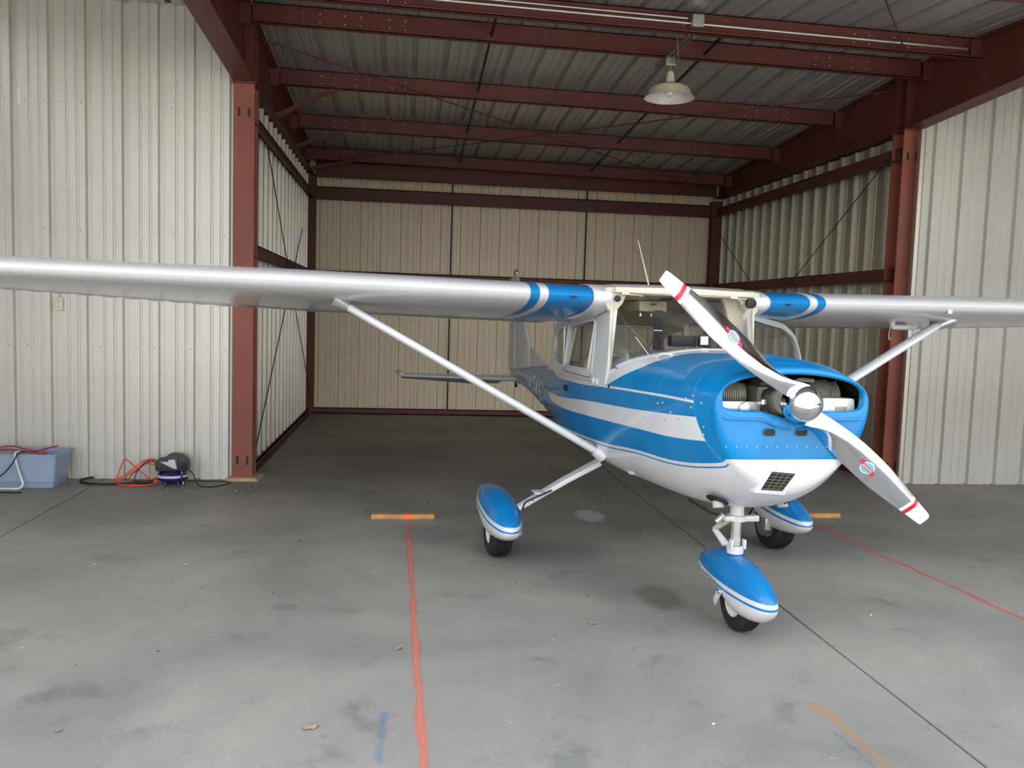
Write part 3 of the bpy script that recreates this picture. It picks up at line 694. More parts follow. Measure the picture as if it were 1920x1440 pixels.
for s in (-1, 1):
    pw = 'wing'
    ls = [.50, .8, 1.2, 1.7, 2.2, 2.54, 3.0, 3.5, 4.0, 4.5, 5.0, 5.4, 5.5]
    XC = .735
    rings = []
    for l in ls:
        up = [(x, y) for x, y in U if x < XC]; lo = [(x, y) for x, y in Lw if 0 < x < XC]
        def at(tab, xx):
            for p, q in zip(tab, tab[1:]):
                if p[0] <= xx <= q[0]: return (xx, p[1]+(q[1]-p[1])*(xx-p[0])/(q[0]-p[0]))
        ring = [airpt(l, s, *p) for p in [at(U, XC)]+up[::-1]+lo+[at(Lw, XC)]]
        rings.append(ring)
    wg = MB().loft(rings).build(pw, M_WING, AP, smooth=40)
    # flap and ribbed aileron
    def control(name, l0, l1, ribs, mat):
        n_ = int((l1-l0)/.02) if ribs else 8; rr = []
        for k in range(n_+1):
            l = l0+(l1-l0)*k/n_; w_ = .012*abs(sin(pi*(l-l0)/.155))**.6 if ribs else 0
            xs2 = (XC+.004, .80, .87, .94, .998)
            top = [airpt(l, s, x, at(U, x)[1]*.96)+Vector((0, 0, w_*(x-.7)*3)) for x in xs2]; bot = [airpt(l, s, x, at(Lw, x)[1]*.96)-Vector((0, 0, w_*1.0*(x-.7)*3)) for x in xs2[::-1]]
            rr.append(top+bot)
        return MB().loft(rr).build(name, mat, wg, smooth=60)
    control('flap', .60, 2.86, False, M_SIL); control('aileron', 2.88, 5.35, True, M_SIL)
    # root fairing
    rings = []
    for l, g in ((.50, .012), (.57, .013), (.615, .010), (.625, .004)):
        pts = [(x, y) for x, y in U if x < .45][::-1]+[(x, y) for x, y in Lw if 0 < x < .45]
        rings.append([airpt(l, s, x, y)+Vector((0, (-g if x < .02 else 0), (g if y > 0 else -g))) for x, y in pts])
    MB().loft(rings, cap=False).build('root_fairing', M_WPAINT, wg, smooth=50)
    # LE landing-light notch / vent hole
    hole = MB(); l = .76; pt = airpt(l, s, .006, -.004)
    hole.prism([(.022*cos(a), .012*sin(a)*(1 if sin(a) < 0 else .3)) for a in [2*pi*k/16 for k in range(16)]], -.016, .01, lambda a, b, c: (pt.x+a, pt.y+c, pt.z+b)); hole.build('air_vent_hole', M_BLK, wg)
    # lap seams with screws along the leading edge
    rv = MB()
    for l in (1.5, 1.95, 2.4, 2.85, 3.3, 3.75, 4.2):
        for x_, tb in ((.06, Lw), (.10, Lw), (.16, Lw), (.22, Lw), (.1, U), (.2, U)):
            p = airpt(l, s, *at(tb, x_)); sg = -1 if tb is Lw else 1
            rv.lathe([(.005, 0), (.004, sg*.002), (0, sg*.003)], 6, Matrix.Translation(p))
    for k in range(60):
        l = .7+k*.06
        if l > 4.9: break
        p = airpt(l, s, *at(Lw, .95)); rv.lathe([(.006, 0.001), (.004, -.004), (0, -.005)], 6, Matrix.Translation(p-Vector((0, 0, .001))))
        p = airpt(l, s, *at(U, .30)); rv.lathe([(.007, -.001), (.005, .004), (0, .005)], 6, Matrix.Translation(p))
    r = rv.build('rivet_rows', M_BOLT, wg); r['kind'] = 'stuff'
    # strut
    def ell(c, ax_, n=20, ch=.13, th=.052):
        out = []
        for k in range(n):
            a = 2*pi*k/n; out.append(c+Vector((0, 1, 0))*(ch/2*cos(a))+ax_*(th/2*sin(a)*(1-.25*cos(a))))
        return out
    p0 = Vector((s*.46, 1.66, .80)); p1 = Vector((s*2.27, 1.86, 1.80)); d = (p1-p0).normalized(); ax_ = Vector((0, 1, 0)).cross(d).normalized()
    stt = MB().loft([ell(p0+(p1-p0)*t, ax_) for t in (0, .25, .5, .75, 1)]).build('lift_strut', M_WPAINT, AP, smooth=50)
    q = MB().loft([ell(p0+d*.02, ax_, ch=.21, th=.10), ell(p0+d*.09, ax_, ch=.15, th=.066)], cap=False).build('strut_cuff', M_WPAINT, stt, smooth=50)
    q = MB().loft([ell(p1-d*.10, ax_, ch=.14, th=.06), ell(p1, ax_, ch=.26, th=.11)], cap=False).build('strut_cuff', M_SIL, stt, smooth=50)
    if s > 0:   # fuel vent and tie-down hook under the right-hand wing in view
        MB().tube(spline([(1.93, 2.0, 1.82), (1.93, 2.0, 1.745), (1.95, 1.99, 1.735), (2.1, 1.96, 1.735)], 5), .020, 10).build('pitot_tube', M_WPAINT, wg)
        MB().tube(spline([(2.2, 2.4, 1.74), (2.19, 2.4, 1.66), (2.2, 2.4, 1.63), (2.215, 2.4, 1.65)], 5), .005, 6).build('tie_down_ring', M_SIL, wg)
        MB().box((2.02, 1.515, 1.84), (2.06, 1.53, 1.89)).build('stall_vane', M_ALU, wg, bevel=.003)

# ---- cabin roof, headliner, side frames, doors, glass
rings = []; ringh = []
for Y, zb_, zt_, hw in ((1.475, 1.905, 1.945, .50), (1.6, 1.90, 1.968, .51), (2.2, 1.88, 1.975, .51), (2.8, 1.74, 1.90, .48), (3.05, 1.68, 1.80, .44)):
    rings.append([Vector((-hw, Y, zb_)), Vector((-hw, Y, zt_-.035)), Vector((-hw*.9, Y, zt_-.008)), Vector((0, Y, zt_)), Vector((hw*.9, Y, zt_-.008)), Vector((hw, Y, zt_-.035)), Vector((hw, Y, zb_)), Vector((0, Y, zb_+.005))])
    ringh.append([Vector((-hw+.02, Y+.02, zb_-.002)), Vector((-hw*.6, Y+.02, zb_-.012)), Vector((hw*.6, Y+.02, zb_-.012)), Vector((hw-.02, Y+.02, zb_-.002)), Vector((0, Y+.02, zb_+.003))])
croof = MB().loft(rings).build('cabin_roof', M_WPAINT, AP)
MB().loft(ringh).build('headliner', M_HEAD, croof)
MB().box((-.49, 1.462, 1.902), (.49, 1.485, 1.938)).build('windshield_header', M_BEIGE, croof, bevel=.006)
rv = MB()
for k in range(40): rv.lathe([(.006, 0), (.004, .004), (0, .005)], 6, Matrix.Translation((-.48+k*.0246, 1.50, 1.934)))
r = rv.build('rivet_row', M_WPAINT, croof); r['kind'] = 'stuff'
for x in (-.43, .33):
    MB().box((x-.02, 1.452, 1.888), (x+.03, 1.465, 1.91)).build('visor_hinge', M_BEIGE, croof, bevel=.004)
    MB().tube([(x, 1.46, 1.895), (x+.14, 1.49, 1.885)], .005, 8).build('visor_rod', M_BEIGE, croof)
# vents at the wing roots
for s in (-1, 1):
    MB().lathe([(.035, 0), (.033, -.03), (.02, -.034), (0.001, -.035)], 20, Matrix.Translation((s*(.455 if s > 0 else .478), 1.462, 1.862)) @ Matrix.Scale(1 if s > 0 else .62, 4) @ Matrix.Rotation(-pi/2, 4, 'X')).build('air_vent', M_BLK, croof)
    mb = MB()
    P = [(.40, 1.94), (.545, 1.935), (.55, 1.86), (.53, 1.80), (.505, 1.77), (.47, 1.78), (.425, 1.83), (.405, 1.88)]
    mb.prism(P, 1.50, 1.56, lambda a, b, c: (s*a, c, b)); mb.build('vent_housing', M_BEIGE, croof, bevel=.012)
MB().box((-.145, 1.95, 1.79), (.065, 2.3, 1.865)).build('overhead_console', simple('pale_console', srgb(214, 200, 164), .5), croof, bevel=.012)
MB().box((-.065, 1.943, 1.835), (-.02, 1.951, 1.848)).build('speaker_slot', M_BLK, croof)
for x in (-.13, -.045): MB().lathe([(.001, -.03), (.012, -.03), (.014, -.01), (.009, 0)], 14, Matrix.Translation((x, 1.97, 1.785))).build('console_knob', M_ALU, croof)
MB().box((-.06, 1.72, 1.868), (.05, 1.80, 1.885)).build('mirror', M_DARK, croof, bevel=.008)
MB().box((.01, 1.715, 1.868), (.055, 1.72, 1.886)).build('red_tag', simple('red_tag', srgb(200, 40, 48), .4), croof)
# whip antenna and beacon antenna on the roof
MB().tube([(.02, 2.2, 1.965), (.005, 2.45, 2.34)], [.006, .003], 8).build('whip_antenna', simple('cream_rod', srgb(226, 218, 190), .4), croof)

def plate(name, outer, holes, fx, th, mat, parent):
    """side plate in (Y,Z) with window holes; fx(y,z,depth)->X"""
    bm = bmesh.new(); allv = []
    for loop in [outer]+holes:
        vs = [bm.verts.new((y, z, 0)) for y, z in loop]
        for i_ in range(len(vs)): bm.edges.new((vs[i_], vs[(i_+1) % len(vs)]))
    bmesh.ops.triangle_fill(bm, use_beauty=True, edges=bm.edges[:])
    ret = bmesh.ops.extrude_face_region(bm, geom=bm.faces[:])
    for v in [g for g in ret['geom'] if isinstance(g, bmesh.types.BMVert)]: v.co.z = th
    for v in bm.verts: y, z, d = v.co; v.co = Vector((fx(y, z, d), y, z))
    bmesh.ops.recalc_face_normals(bm, faces=bm.faces)
    me = bpy.data.meshes.new(name); bm.to_mesh(me); bm.free(); finish(me, 30); return link(name, me, mat, parent)
def rounded(pts, r=.03, n=5):
    out = []
    for i_ in range(len(pts)):
        a, b, c = Vector(pts[i_-1]), Vector(pts[i_]), Vector(pts[(i_+1) % len(pts)])
        u = (a-b); v = (c-b); q = min(r, u.length*.45, v.length*.45); p0 = b+u.normalized()*q; p1 = b+v.normalized()*q
        for k in range(n+1): t = k/n; out.append(tuple((1-t)**2*p0+2*t*(1-t)*b+t*t*p1))
    return out
def cabx(y, z): return (.528-.045*max(0, (z-1.33)/.5)-max(0, y-2.4)*.02)
WIN1 = rounded([(1.90, 1.372), (2.53, 1.362), (2.53, 1.655), (2.2, 1.695), (1.865, 1.722)], .04)
WIN2 = rounded([(2.57, 1.362), (2.80, 1.375), (2.94, 1.45), (2.96, 1.57), (2.84, 1.63), (2.57, 1.655)], .05)
for s in (-1, 1):
    # frame behind and ahead of the door, fixed
    if s < 0:
        outer = [(1.50, 1.30), (1.49, 1.38), (1.515, 1.88), (2.2, 1.87), (2.88, 1.74), (2.97, 1.66), (3.01, 1.56), (3.01, 1.42), (3.06, 1.30)]
        sf = plate('cabin_side', outer, [WIN1, WIN2], lambda y, z, d: s*(cabx(y, z)-d), .03, M_WPAINT, AP)
        plate('cabin_lining', [(1.52, 1.25), (1.56, 1.86), (2.2, 1.86), (2.88, 1.73), (2.99, 1.6), (3.0, 1.28)], [WIN1, WIN2], lambda y, z, d: s*(cabx(y, z)-.031-d), .006, M_BEIGE, sf)
        for w_ in (WIN1, WIN2): plate('window_pane', w_, [], lambda y, z, d: s*(cabx(y, z)-.012-d), .003, M_GLASS, sf)
        # door seam and frame bead
        bead = rounded([(1.80, 1.318), (2.54, 1.318), (2.55, 1.705), (2.2, 1.745), (1.835, 1.762)], .05)
        MB().tube([Vector((s*(cabx(y, z)+.001), y, z)) for y, z in bead+bead[:1]], .004, 6, cap=False).build('door_seal', M_GALV, sf)
        bead = [(1.80, 1.345)]+WIN1
        MB().tube([Vector((s*(cabx(y, z)+.002), y, z)) for y, z in WIN1+WIN1[:1]], .006, 6, cap=False).build('window_bead', M_WPAINT, sf)
        MB().box((s*.531, 2.545, 1.36), (s*.522, 2.556, 1.66)).build('door_post_trim', M_ALU, sf)
        for y in (1.66, 1.74): MB().box((s*.536, y, 1.285), (s*.52, y+.025, 1.325)).build('door_hinge', M_WPAINT, sf, bevel=.003)
        MB().box((s*.530, 2.42, 1.17), (s*.521, 2.50, 1.215)).build('door_handle', M_BLK, sf, bevel=.003)
        MB().box((s*.530, 1.40, 1.285), (s*.519, 1.425, 1.305)).build('latch_hole', M_BLK, sf, bevel=.003)
        P = [(1.90, 1.70), (1.86, 1.40), (1.93, 1.38), (2.03, 1.45), (2.11, 1.53), (2.08, 1.60), (1.98, 1.66)]
        plate('white_window_panel', rounded(P, .04), [], lambda y, z, d: s*(cabx(y, z)-.05-d), .004, M_WPAINT, sf)  # curved white panel just inside the door glass
    else:
        sf = plate('cabin_side', [(1.47, 1.26), (1.47, 1.40), (1.515, 1.88), (1.60, 1.88), (1.62, 1.26)], [], lambda y, z, d: s*(cabx(y, z)-d), .03, M_BEIGE, AP)
        plate('rear_side', [(2.54, 1.26), (2.54, 1.82), (2.9, 1.76), (3.10, 1.66), (3.22, 1.50), (3.30, 1.34), (3.30, 1.26)], [WIN2], lambda y, z, d: s*(cabx(y, z)-d), .04, M_BEIGE, sf)
        plate('roof_rail', [(1.58, 1.76), (1.58, 1.88), (2.2, 1.87), (2.56, 1.82), (2.56, 1.70), (2.2, 1.75)], [], lambda y, z, d: s*(cabx(y, z)-d), .04, M_BEIGE, sf)
        # wide curved door post seen through the windshield
        P = [(.515, 1.90), (.29, 1.90), (.32, 1.85), (.35, 1.76), (.375, 1.66), (.395, 1.5), (.41, 1.34), (.515, 1.34)]
        MB().prism(P, 1.56, 1.60, lambda a, b, c: (a, c, b)).build('curved_post', M_BEIGE, sf, bevel=.008)
        # open door swung out about its front edge
        dr_ = empty('door', (.52, 1.58, 0), -math.radians(52)); dr_.parent = AP
        tag(dr_, 'open cabin door swung outward')
        fx = lambda y, z, d: -.04*max(0, (z-1.33)/.5)-d
        DW = rounded([(.12, 1.372), (.975, 1.362), (.968, 1.49), (.865, 1.625), (.65, 1.70), (.10, 1.76)], .06)
        DO = rounded([(.02, .86), (.95, .88), (1.0, 1.35), (.985, 1.50), (.88, 1.65), (.66, 1.735), (.03, 1.80)], .06)
        # kept two levels deep: the door frame carries its pane
        plate('door_frame', DO, [DW], fx, .035, M_WPAINT, dr_)
        plate('door_pane', DW, [], lambda y, z, d: fx(y, z, d)-.014, .004, M_GLASS, dr_)
        MB().tube([Vector((fx(y, z, 0)+.002, y, z)) for y, z in DW+DW[:1]], .007, 6, cap=False).build('pane_bead', M_WPAINT, dr_)

# windshield
def base_curve(u):      # u -1..1
    a = abs(u); X = u*.505; Y = .99+.50*a**2.6
    zb, zt, hw, zc, n1, n2 = hull(Y); q = 1-min(1, abs(X)/hw)**n1
    return Vector((X, Y, max(1.36, zc+(zt-zc)*q**(1/n1))))
def top_curve(u): a = abs(u); return Vector((u*.495, 1.452+.05*a**4, 1.905-.03*a**6))
nu, nv = 36, 12; V = []
for j in range(nv+1):
    v = j/nv
    for i_ in range(nu+1):
        u = -1+2*i_/nu; p = base_curve(u).lerp(top_curve(u), v); b = 4*v*(1-v)
        V.append(p+Vector((u*.012*b, -.035*b*(1-abs(u)**3), .02*b*(1-abs(u)**2))))
Fc = [(j*(nu+1)+i_, j*(nu+1)+i_+1, (j+1)*(nu+1)+i_+1, (j+1)*(nu+1)+i_) for j in range(nv) for i_ in range(nu)]
ws = link('windshield', mesh('windshield', V, Fc, 60), M_GLASS, AP)
tag(ws, 'clear curved windshield glass')
# white strip at the foot of the glass
R1 = []; R2 = []
for i_ in range(49):
    u = -1+2*i_/48; p = base_curve(u); R1.append(p)
def topz(X, Y):
    zb, zt, hw, zc, n1, n2 = hull(Y); return zc+(zt-zc)*max(0, 1-min(1, abs(X)/hw)**n1)**(1/n1)
rr = []
for p in R1:
    o_ = p.copy(); o_.y -= .055; o_.x *= 1.0; o_.z = topz(o_.x, o_.y)+.004
    i_p = p+Vector((0, .014, .006)); rr.append([o_, p+Vector((0, -.004, .007)), i_p, i_p-Vector((0, 0, .022)), o_-Vector((0, 0, .012))])
MB().loft(rr).build('glass_retainer', M_WPAINT, ws, smooth=50)
for s in (-1, 1):
    pts = [base_curve(s).lerp(top_curve(s), t)+Vector((s*.004*1, 0, 0)) for t in (0, .25, .5, .75, 1)]
    MB().tube(pts, .011, 8).build('side_retainer', M_BEIGE, ws)
MB().tube([(-.38, 1.36, 1.62), (-.30, 1.30, 1.50)], .0025, 6).build('thermometer_rod', M_ALU, ws)
# temperature probe and hook on the cowl near the left of the glass
MB().tube(spline([(-.36, 1.03, 1.50), (-.35, 1.0, 1.525), (-.31, .96, 1.53), (-.27, .93, 1.515), (-.26, .92, 1.50)], 5), .007, 8).build('cowl_handle', M_WPAINT, fus)
# instrument panel and glareshield
rr = []
for Y, h, hw in ((1.02, 1.55, .40), (1.15, 1.565, .47), (1.32, 1.555, .50), (1.48, 1.545, .505), (1.60, 1.54, .505)):
    prof = [(-1, 1.34), (-.97, h-.12), (-.86, h-.075), (-.72, h-.045), (-.45, h-.008), (-.2, h+.008), (0, h+.012), (.3, h+.008), (.6, h-.01), (.8, h-.05), (.97, h-.10), (1, 1.34)]
    rr.append([Vector((a*hw, Y, min(z_, topz(a*hw, min(Y, 1.46))-(.02 if Y < 1.3 else -.03 if Y > 1.45 else .004)))) for a, z_ in prof])
dash = MB().loft(rr).build('glareshield', M_DASH, AP)
MB().box((-.49, 1.58, 1.1), (.49, 1.62, 1.48)).build('instrument_panel', M_BLK, dash, bevel=.005)
MB().box((-.145, 1.33, 1.565), (.03, 1.40, 1.635)).build('radio_unit', M_BLK, dash, bevel=.006)
MB().box((.035, 1.30, 1.57), (.10, 1.34, 1.645)).build('gps_unit', M_BLK, dash, bevel=.006)
scr = NT('lit_display'); scr.set(Base_Color=srgb(200, 200, 210), Emission_Color=srgb(225, 222, 238), Emission_Strength=.8)
MB().box((.042, 1.297, 1.583), (.092, 1.300, 1.635)).build('gps_screen', scr.m, dash)
MB().tube(spline([(.30, 1.42, 1.56), (.27, 1.42, 1.60), (.24, 1.42, 1.57), (.2, 1.4, 1.575)], 4), .004, 6).build('cable', M_BLK, dash)
# control yoke/dark round object near the right post
MB().lathe([(.001, -.02), (.06, -.02), (.075, 0), (.06, .02), (.001, .02)], 20, Matrix.Translation((.33, 1.66, 1.56)) @ Matrix.Rotation(pi/2, 4, 'X')).build('headset', M_BLK, dash)
# hanging black strap, seats
strap = MB().box((-.04, 1.92, 1.50), (.022, 1.925, 1.80)).build('shoulder_belt', M_BLK, AP); MB().box((-.041, 1.915, 1.655), (.023, 1.92, 1.66)).build('belt_clip', M_ALU, strap)
for s in (-1, 1):
    seat = MB().loft([[Vector((s*.25+a*w_, y+b, z)) for a, b in ((-.2, -.05), (-.14, -.07), (.14, -.07), (.2, -.05), (.2, .05), (-.2, .05))] for z, y, w_ in ((1.05, 2.25, 1), (1.25, 2.3, 1), (1.40, 2.33, .95), (1.455, 2.34, .75), (1.47, 2.345, .5))]).build('seat', M_TAN, AP, bevel=.01)
    MB().box((s*.25-.2, 1.85, .98), (s*.25+.2, 2.3, 1.10)).build('seat_cushion', M_TAN, seat, bevel=.03)
rs = MB().box((-.44, 2.86, 1.0), (.44, 2.98, 1.37)).build('rear_seat', M_TAN, AP, bevel=.04)
MB().tube(spline([(-.46, 2.05, 1.372), (-.45, 2.12, 1.395), (-.44, 2.18, 1.372)], 5), .006, 8).build('inner_handle', M_ALU, AP)
# rear window and its frame
V = [(-.44, 3.02, 1.67), (.44, 3.02, 1.67), (.40, 3.36, 1.345), (-.40, 3.36, 1.345)]
rw = link('rear_window', mesh('rear_window', V+[(x, y+.004, z+.004) for x, y, z in V], [(0, 1, 2, 3), (7, 6, 5, 4), (0, 4, 5, 1), (1, 5, 6, 2), (2, 6, 7, 3), (3, 7, 4, 0)], 0), M_GLASS, AP)
for a, b in ((0, 1), (1, 2), (2, 3), (3, 0)): MB().tube([V[a], V[b]], .012, 8).build('window_frame', M_WPAINT, rw)

# ---- tail
def fin_mat():
    m = NT('pale_tail_paint'); n = m.noise(3, 3)
    m.set(Base_Color=m.mix(n, srgb(196, 200, 205), srgb(210, 213, 217)), Roughness=.3, Coat_Weight=.4); return m.m
M_FIN = fin_mat()
def sym(x0, x1, z, t):   # symmetric section ring in plane z, from y=x0 to x1
    out = []; n = 12
    for k in range(2*n):
        a = 2*pi*k/(2*n); xx = .5*(1+cos(a)); th = t*(xx**.5*(1-xx))*1.9
        out.append(Vector((math.copysign(th, sin(a)) if abs(sin(a)) > 1e-6 else 0, x0+(x1-x0)*xx, z)))
    return out
fin = MB().loft([sym(5.85, 6.80, 1.05, .06), sym(5.98, 6.84, 1.372, .055), sym(6.32, 6.88, 1.70, .045), sym(6.78, 7.10, 2.22, .03), sym(6.83, 7.10, 2.26, .018)]).build('vertical_fin', M_FIN, AP)
MB().loft([sym(6.81, 7.22, 1.02, .03), sym(6.85, 7.24, 1.372, .03), sym(6.89, 7.27, 1.70, .025), sym(7.11, 7.38, 2.22, .018)]).build('rudder', M_FIN, fin)
MB().loft([sym(5.05, 6.1, 1.14, .045), sym(5.12, 6.1, 1.20, .03), sym(5.5, 6.05, 1.285, .02), sym(5.93, 6.0, 1.36, .012)]).build('dorsal_fillet', M_FIN, fin)
MB().lathe([(.03, 0), (.03, .03), (.024, .05), (.001, .06)], 14, Matrix.Translation((0, 6.9, 2.26))).build('beacon_light', simple('beacon_lens', srgb(180, 90, 60), .2), fin)
MB().box((-.012, 6.86, 2.26), (.012, 6.93, 2.285)).build('beacon_base', M_FIN, fin)
def hsec(x, y0, y1, z, t):
    out = []; n = 12
    for k in range(2*n):
        a = 2*pi*k/(2*n); xx = .5*(1-cos(a)); th = t*(xx**.5*(1-xx))*1.9; out.append(Vector((x, y0+(y1-y0)*xx, z+(math.copysign(th, sin(a)) if abs(sin(a)) > 1e-6 else 0))))
    return out
for s in (-1, 1):
    hs = MB().loft([hsec(0, 6.10, 6.80, .965, .045), hsec(s*.5, 6.18, 6.80, .967, .042), hsec(s*1.44, 6.36, 6.80, .972, .032), hsec(s*1.50, 6.42, 6.78, .974, .018)]).build('horizontal_stabilizer', M_FIN, AP)
    el = MB(); el.loft([[Vector((x, 6.80, .975)), Vector((x, 7.25, .925+dz)), Vector((x, 7.25, .918+dz)), Vector((x, 6.80, .945))] for x, dz in ((s*.12, -.09), (s*.5, -.10), (s*1.42, -.04))]); el.build('elevator', M_FIN, hs)
    MB().loft([hsec(s*1.44, 6.40, 6.86, .985, .03), hsec(s*1.49, 6.42, 6.84, 1.0, .045), hsec(s*1.52, 6.5, 6.8, 1.0, .03)]).build('elevator_horn', M_WPAINT, hs)
    if s < 0: MB().tube([(s*.65, 7.2, .90), (s*.65, 7.2, .85)], .008, 6).build('trim_rod', M_ALU, hs)
MB().tube(spline([(0, 6.7, .94), (0, 6.75, .86), (0, 6.7, .83), (0, 6.66, .86)], 4), .01, 6).build('tail_tie_ring', M_BLK, AP)

# ---- registration on both sides of the tail
for s in (-1, 1):
    me = text_mesh('N4246J', 1.0, 0, .008)
    xs_ = [v.co.x for v in me.vertices]; ys_ = [v.co.y for v in me.vertices]; x0, x1, y0, y1 = min(xs_), max(xs_), min(ys_), max(ys_)
    bm = bmesh.new(); bm.from_mesh(me)
    bmesh.ops.triangulate(bm, faces=bm.faces[:])
    bmesh.ops.subdivide_edges(bm, edges=[e for e in bm.edges if e.calc_length() > .15], cuts=2)
    for v in bm.verts:
        a = (v.co.x-x0)/(x1-x0); b = (v.co.y-y0)/(y1-y0)
        Y = 5.30-a*1.50 if s < 0 else 3.8+a*1.50; z = .855+b*.285
        v.co = Vector((s*side_x(Y, z, .003), Y, z))
    bm.to_mesh(me); bm.free(); link('registration_lettering', me, M_LETTER, fus)

# ---- landing gear
def fair_mat(name, a, b, y0):
    m = NT(name); X, Y, Z = m.xyz(); n = m.noise(5, 2)
    line = m.math('ADD', m.math('MULTIPLY', m.math('SUBTRACT', Y, y0), b), a); d = m.math('SUBTRACT', Z, line)
    gt = lambda v: m.math('GREATER_THAN', d, v)
    blue = m.math('MAXIMUM', gt(0), m.math('MULTIPLY', m.math('LESS_THAN', d, -.024), gt(-.037)))
    m.set(Base_Color=m.mix(blue, m.mix(n, srgb(202, 202, 206), srgb(212, 212, 215)), m.mix(n, srgb(0, 110, 176), srgb(0, 120, 186))), Roughness=.28, Coat_Weight=.3); return m.m
def fring(cx, y, zb_, zt_, hw, n=28):
    zc = zb_+(zt_-zb_)*.42; out = []
    for k in range(n):
        a = 2*pi*k/n; c, s_ = cos(a), sin(a); e_ = 2/2.15
        out.append(Vector((cx+hw*math.copysign(abs(c)**e_, c), y, zc+((zt_-zc) if s_ > 0 else (zc-zb_))*math.copysign(abs(s_)**e_, s_))))
    return out
def smooth_tab(tab, n=4):
    P = [Vector(t) for t in tab]; out = []
    A = [Vector((t[0], t[1], t[2])) for t in tab]; B = [Vector((t[0], t[3], 0)) for t in tab]
    A = spline(A, n); B = spline(B, n); return [(a.x, a.y, a.z, max(.002, b.y)) for a, b in zip(A, B)]
def wheel(cx, cy, R, w, parent):
    mt = Matrix.Translation((cx, cy, R)) @ Matrix.Rotation(pi/2, 4, 'Y'); h = w/2
    prof = [(R*.52, -h*.8), (R*.62, -h*.98), (R*.78, -h), (R*.92, -h*.86), (R*.975, -h*.6)]
    for z in (-.42, -.14, .14, .42): prof += [(R*.995, h*(z-.09)), (R*.962, h*(z-.06)), (R*.962, h*(z+.0)), (R*.995, h*(z+.03))]
    prof += [(R*.975, h*.6), (R*.92, h*.86), (R*.78, h), (R*.62, h*.98), (R*.52, h*.8)]
    t = MB().lathe(prof, 48, mt).build('tire', M_DARK, parent, smooth=40)
    MB().lathe([(.001, -h*.5), (R*.2, -h*.55), (R*.22, -h*.75), (R*.4, -h*.7), (R*.53, -h*.88), (R*.53, h*.88), (R*.4, h*.7), (R*.22, h*.75), (R*.2, h*.55), (.001, h*.5)], 32, mt).build('wheel_hub', simple('white_wheel', srgb(214, 214, 212), .4), t)
    return t
for s in (-1, 1):
    cx, cy = s*1.09, 2.10
    tab = [(-.47, .265, .29, .012), (-.44, .235, .335, .055), (-.37, .205, .375, .09), (-.24, .18, .425, .122), (-.08, .17, .455, .135), (.08, .215, .468, .135), (.25, .235, .462, .122), (.42, .245, .44, .095), (.58, .29, .405, .06), (.70, .33, .36, .015)]
    gl = MB(); a0 = Vector((s*.42, 1.89, .715)); a1 = Vector((s*.66, 1.89, .59)); a2 = Vector((s*1.0, 1.87, .40)); a3 = Vector((s*1.03, 2.08, .22))
    rr = []
    for p, q, w_, t_ in ((a0, a1, .055, .017), (a1, a2, .05, .016), (a2, a2+(a2-a1), .04, .014)):
        d = (q-p).normalized(); n_ = d.cross(Vector((0, 1, 0))).normalized()
        rr.append([p+Vector((0, w_, 0))+n_*t_, p+Vector((0, -w_, 0))+n_*t_, p+Vector((0, -w_, 0))-n_*t_, p+Vector((0, w_, 0))-n_*t_])
    leg = gl.loft(rr).build('gear_leg', M_WPAINT, AP, bevel=.004)
    MB().box((s*.80, 1.80, .508), (s*.90, 1.92, .516)).build('step_plate', M_WPAINT, leg, bevel=.004)
    MB().tube([(s*.85, 1.87, .51), (s*.87, 1.87, .47)], .012, 8).build('step_bracket', M_WPAINT, leg)
    MB().tube(spline([(s*.78, 1.80, .535), (s*.92, 1.80, .475), (s*.97, 1.79, .45), (s*.985, 1.80, .40)], 5), .007, 8).build('brake_hose', M_BLK, leg)
    for k in range(3): MB().box((s*(.90+.03*k), 1.832, .452-.0165*k), (s*(.908+.03*k), 1.836, .462-.0165*k)).build('leg_bolt', M_BLK, leg)
    ft = smooth_tab(tab); fr = MB().loft([fring(cx, cy+y, zb_, zt_, hw) for y, zb_, zt_, hw in ft]).build('wheel_fairing', fair_mat('main_fairing_paint', .322, .105, 1.72), AP, smooth=60)
    wheel(cx, cy, .20, .168, AP)
    MB().lathe([(.001, 0), (.10, 0), (.10, .02), (.001, .02)], 24, Matrix.Translation((cx-s*.105, cy, .2)) @ Matrix.Rotation(pi/2, 4, 'Y')).build('brake_disc', M_GALV, fr)
    MB().box((cx-s*.12-.03, cy-.13, .17), (cx-s*.12+.03, cy-.06, .26)).build('brake_caliper', M_ALU, fr, bevel=.008)
# nose gear
tab = [(-.35, .215, .255, .015), (-.325, .18, .285, .048), (-.26, .135, .33, .08), (-.16, .112, .375, .102), (-.04, .112, .402, .114), (.08, .165, .412, .116), (.2, .20, .408, .11), (.33, .185, .385, .092), (.44, .20, .34, .062), (.53, .24, .295, .015)]
nfr = MB().loft([fring(0, .5+y, zb_, zt_, hw) for y, zb_, zt_, hw in smooth_tab(tab)]).build('wheel_fairing', fair_mat('nose_fairing_paint', .258, .030, .15), AP, smooth=60)
MB().lathe([(.001, -.13), (.012, -.13), (.014, -.12), (.014, .12), (.012, .13), (.001, .13)], 10, Matrix.Translation((0, .52, .215)) @ Matrix.Rotation(pi/2, 4, 'Y')).build('axle_bolt', M_ALU, nfr)
MB().prism([(.50, .215), (.56, .21), (.60, .15), (.57, .12)], -.122, -.118, lambda a, b, c: (c, a, b)).build('axle_bracket', M_WPAINT, nfr, bevel=.001)
wheel(0, .50, .17, .125, AP)
ns = MB().lathe([(.029, .38), (.029, .66)], 24, Matrix.Translation((0, .60, 0)), cap=True).build('nose_strut', simple('chrome', srgb(232, 232, 236), .15, .9), AP)
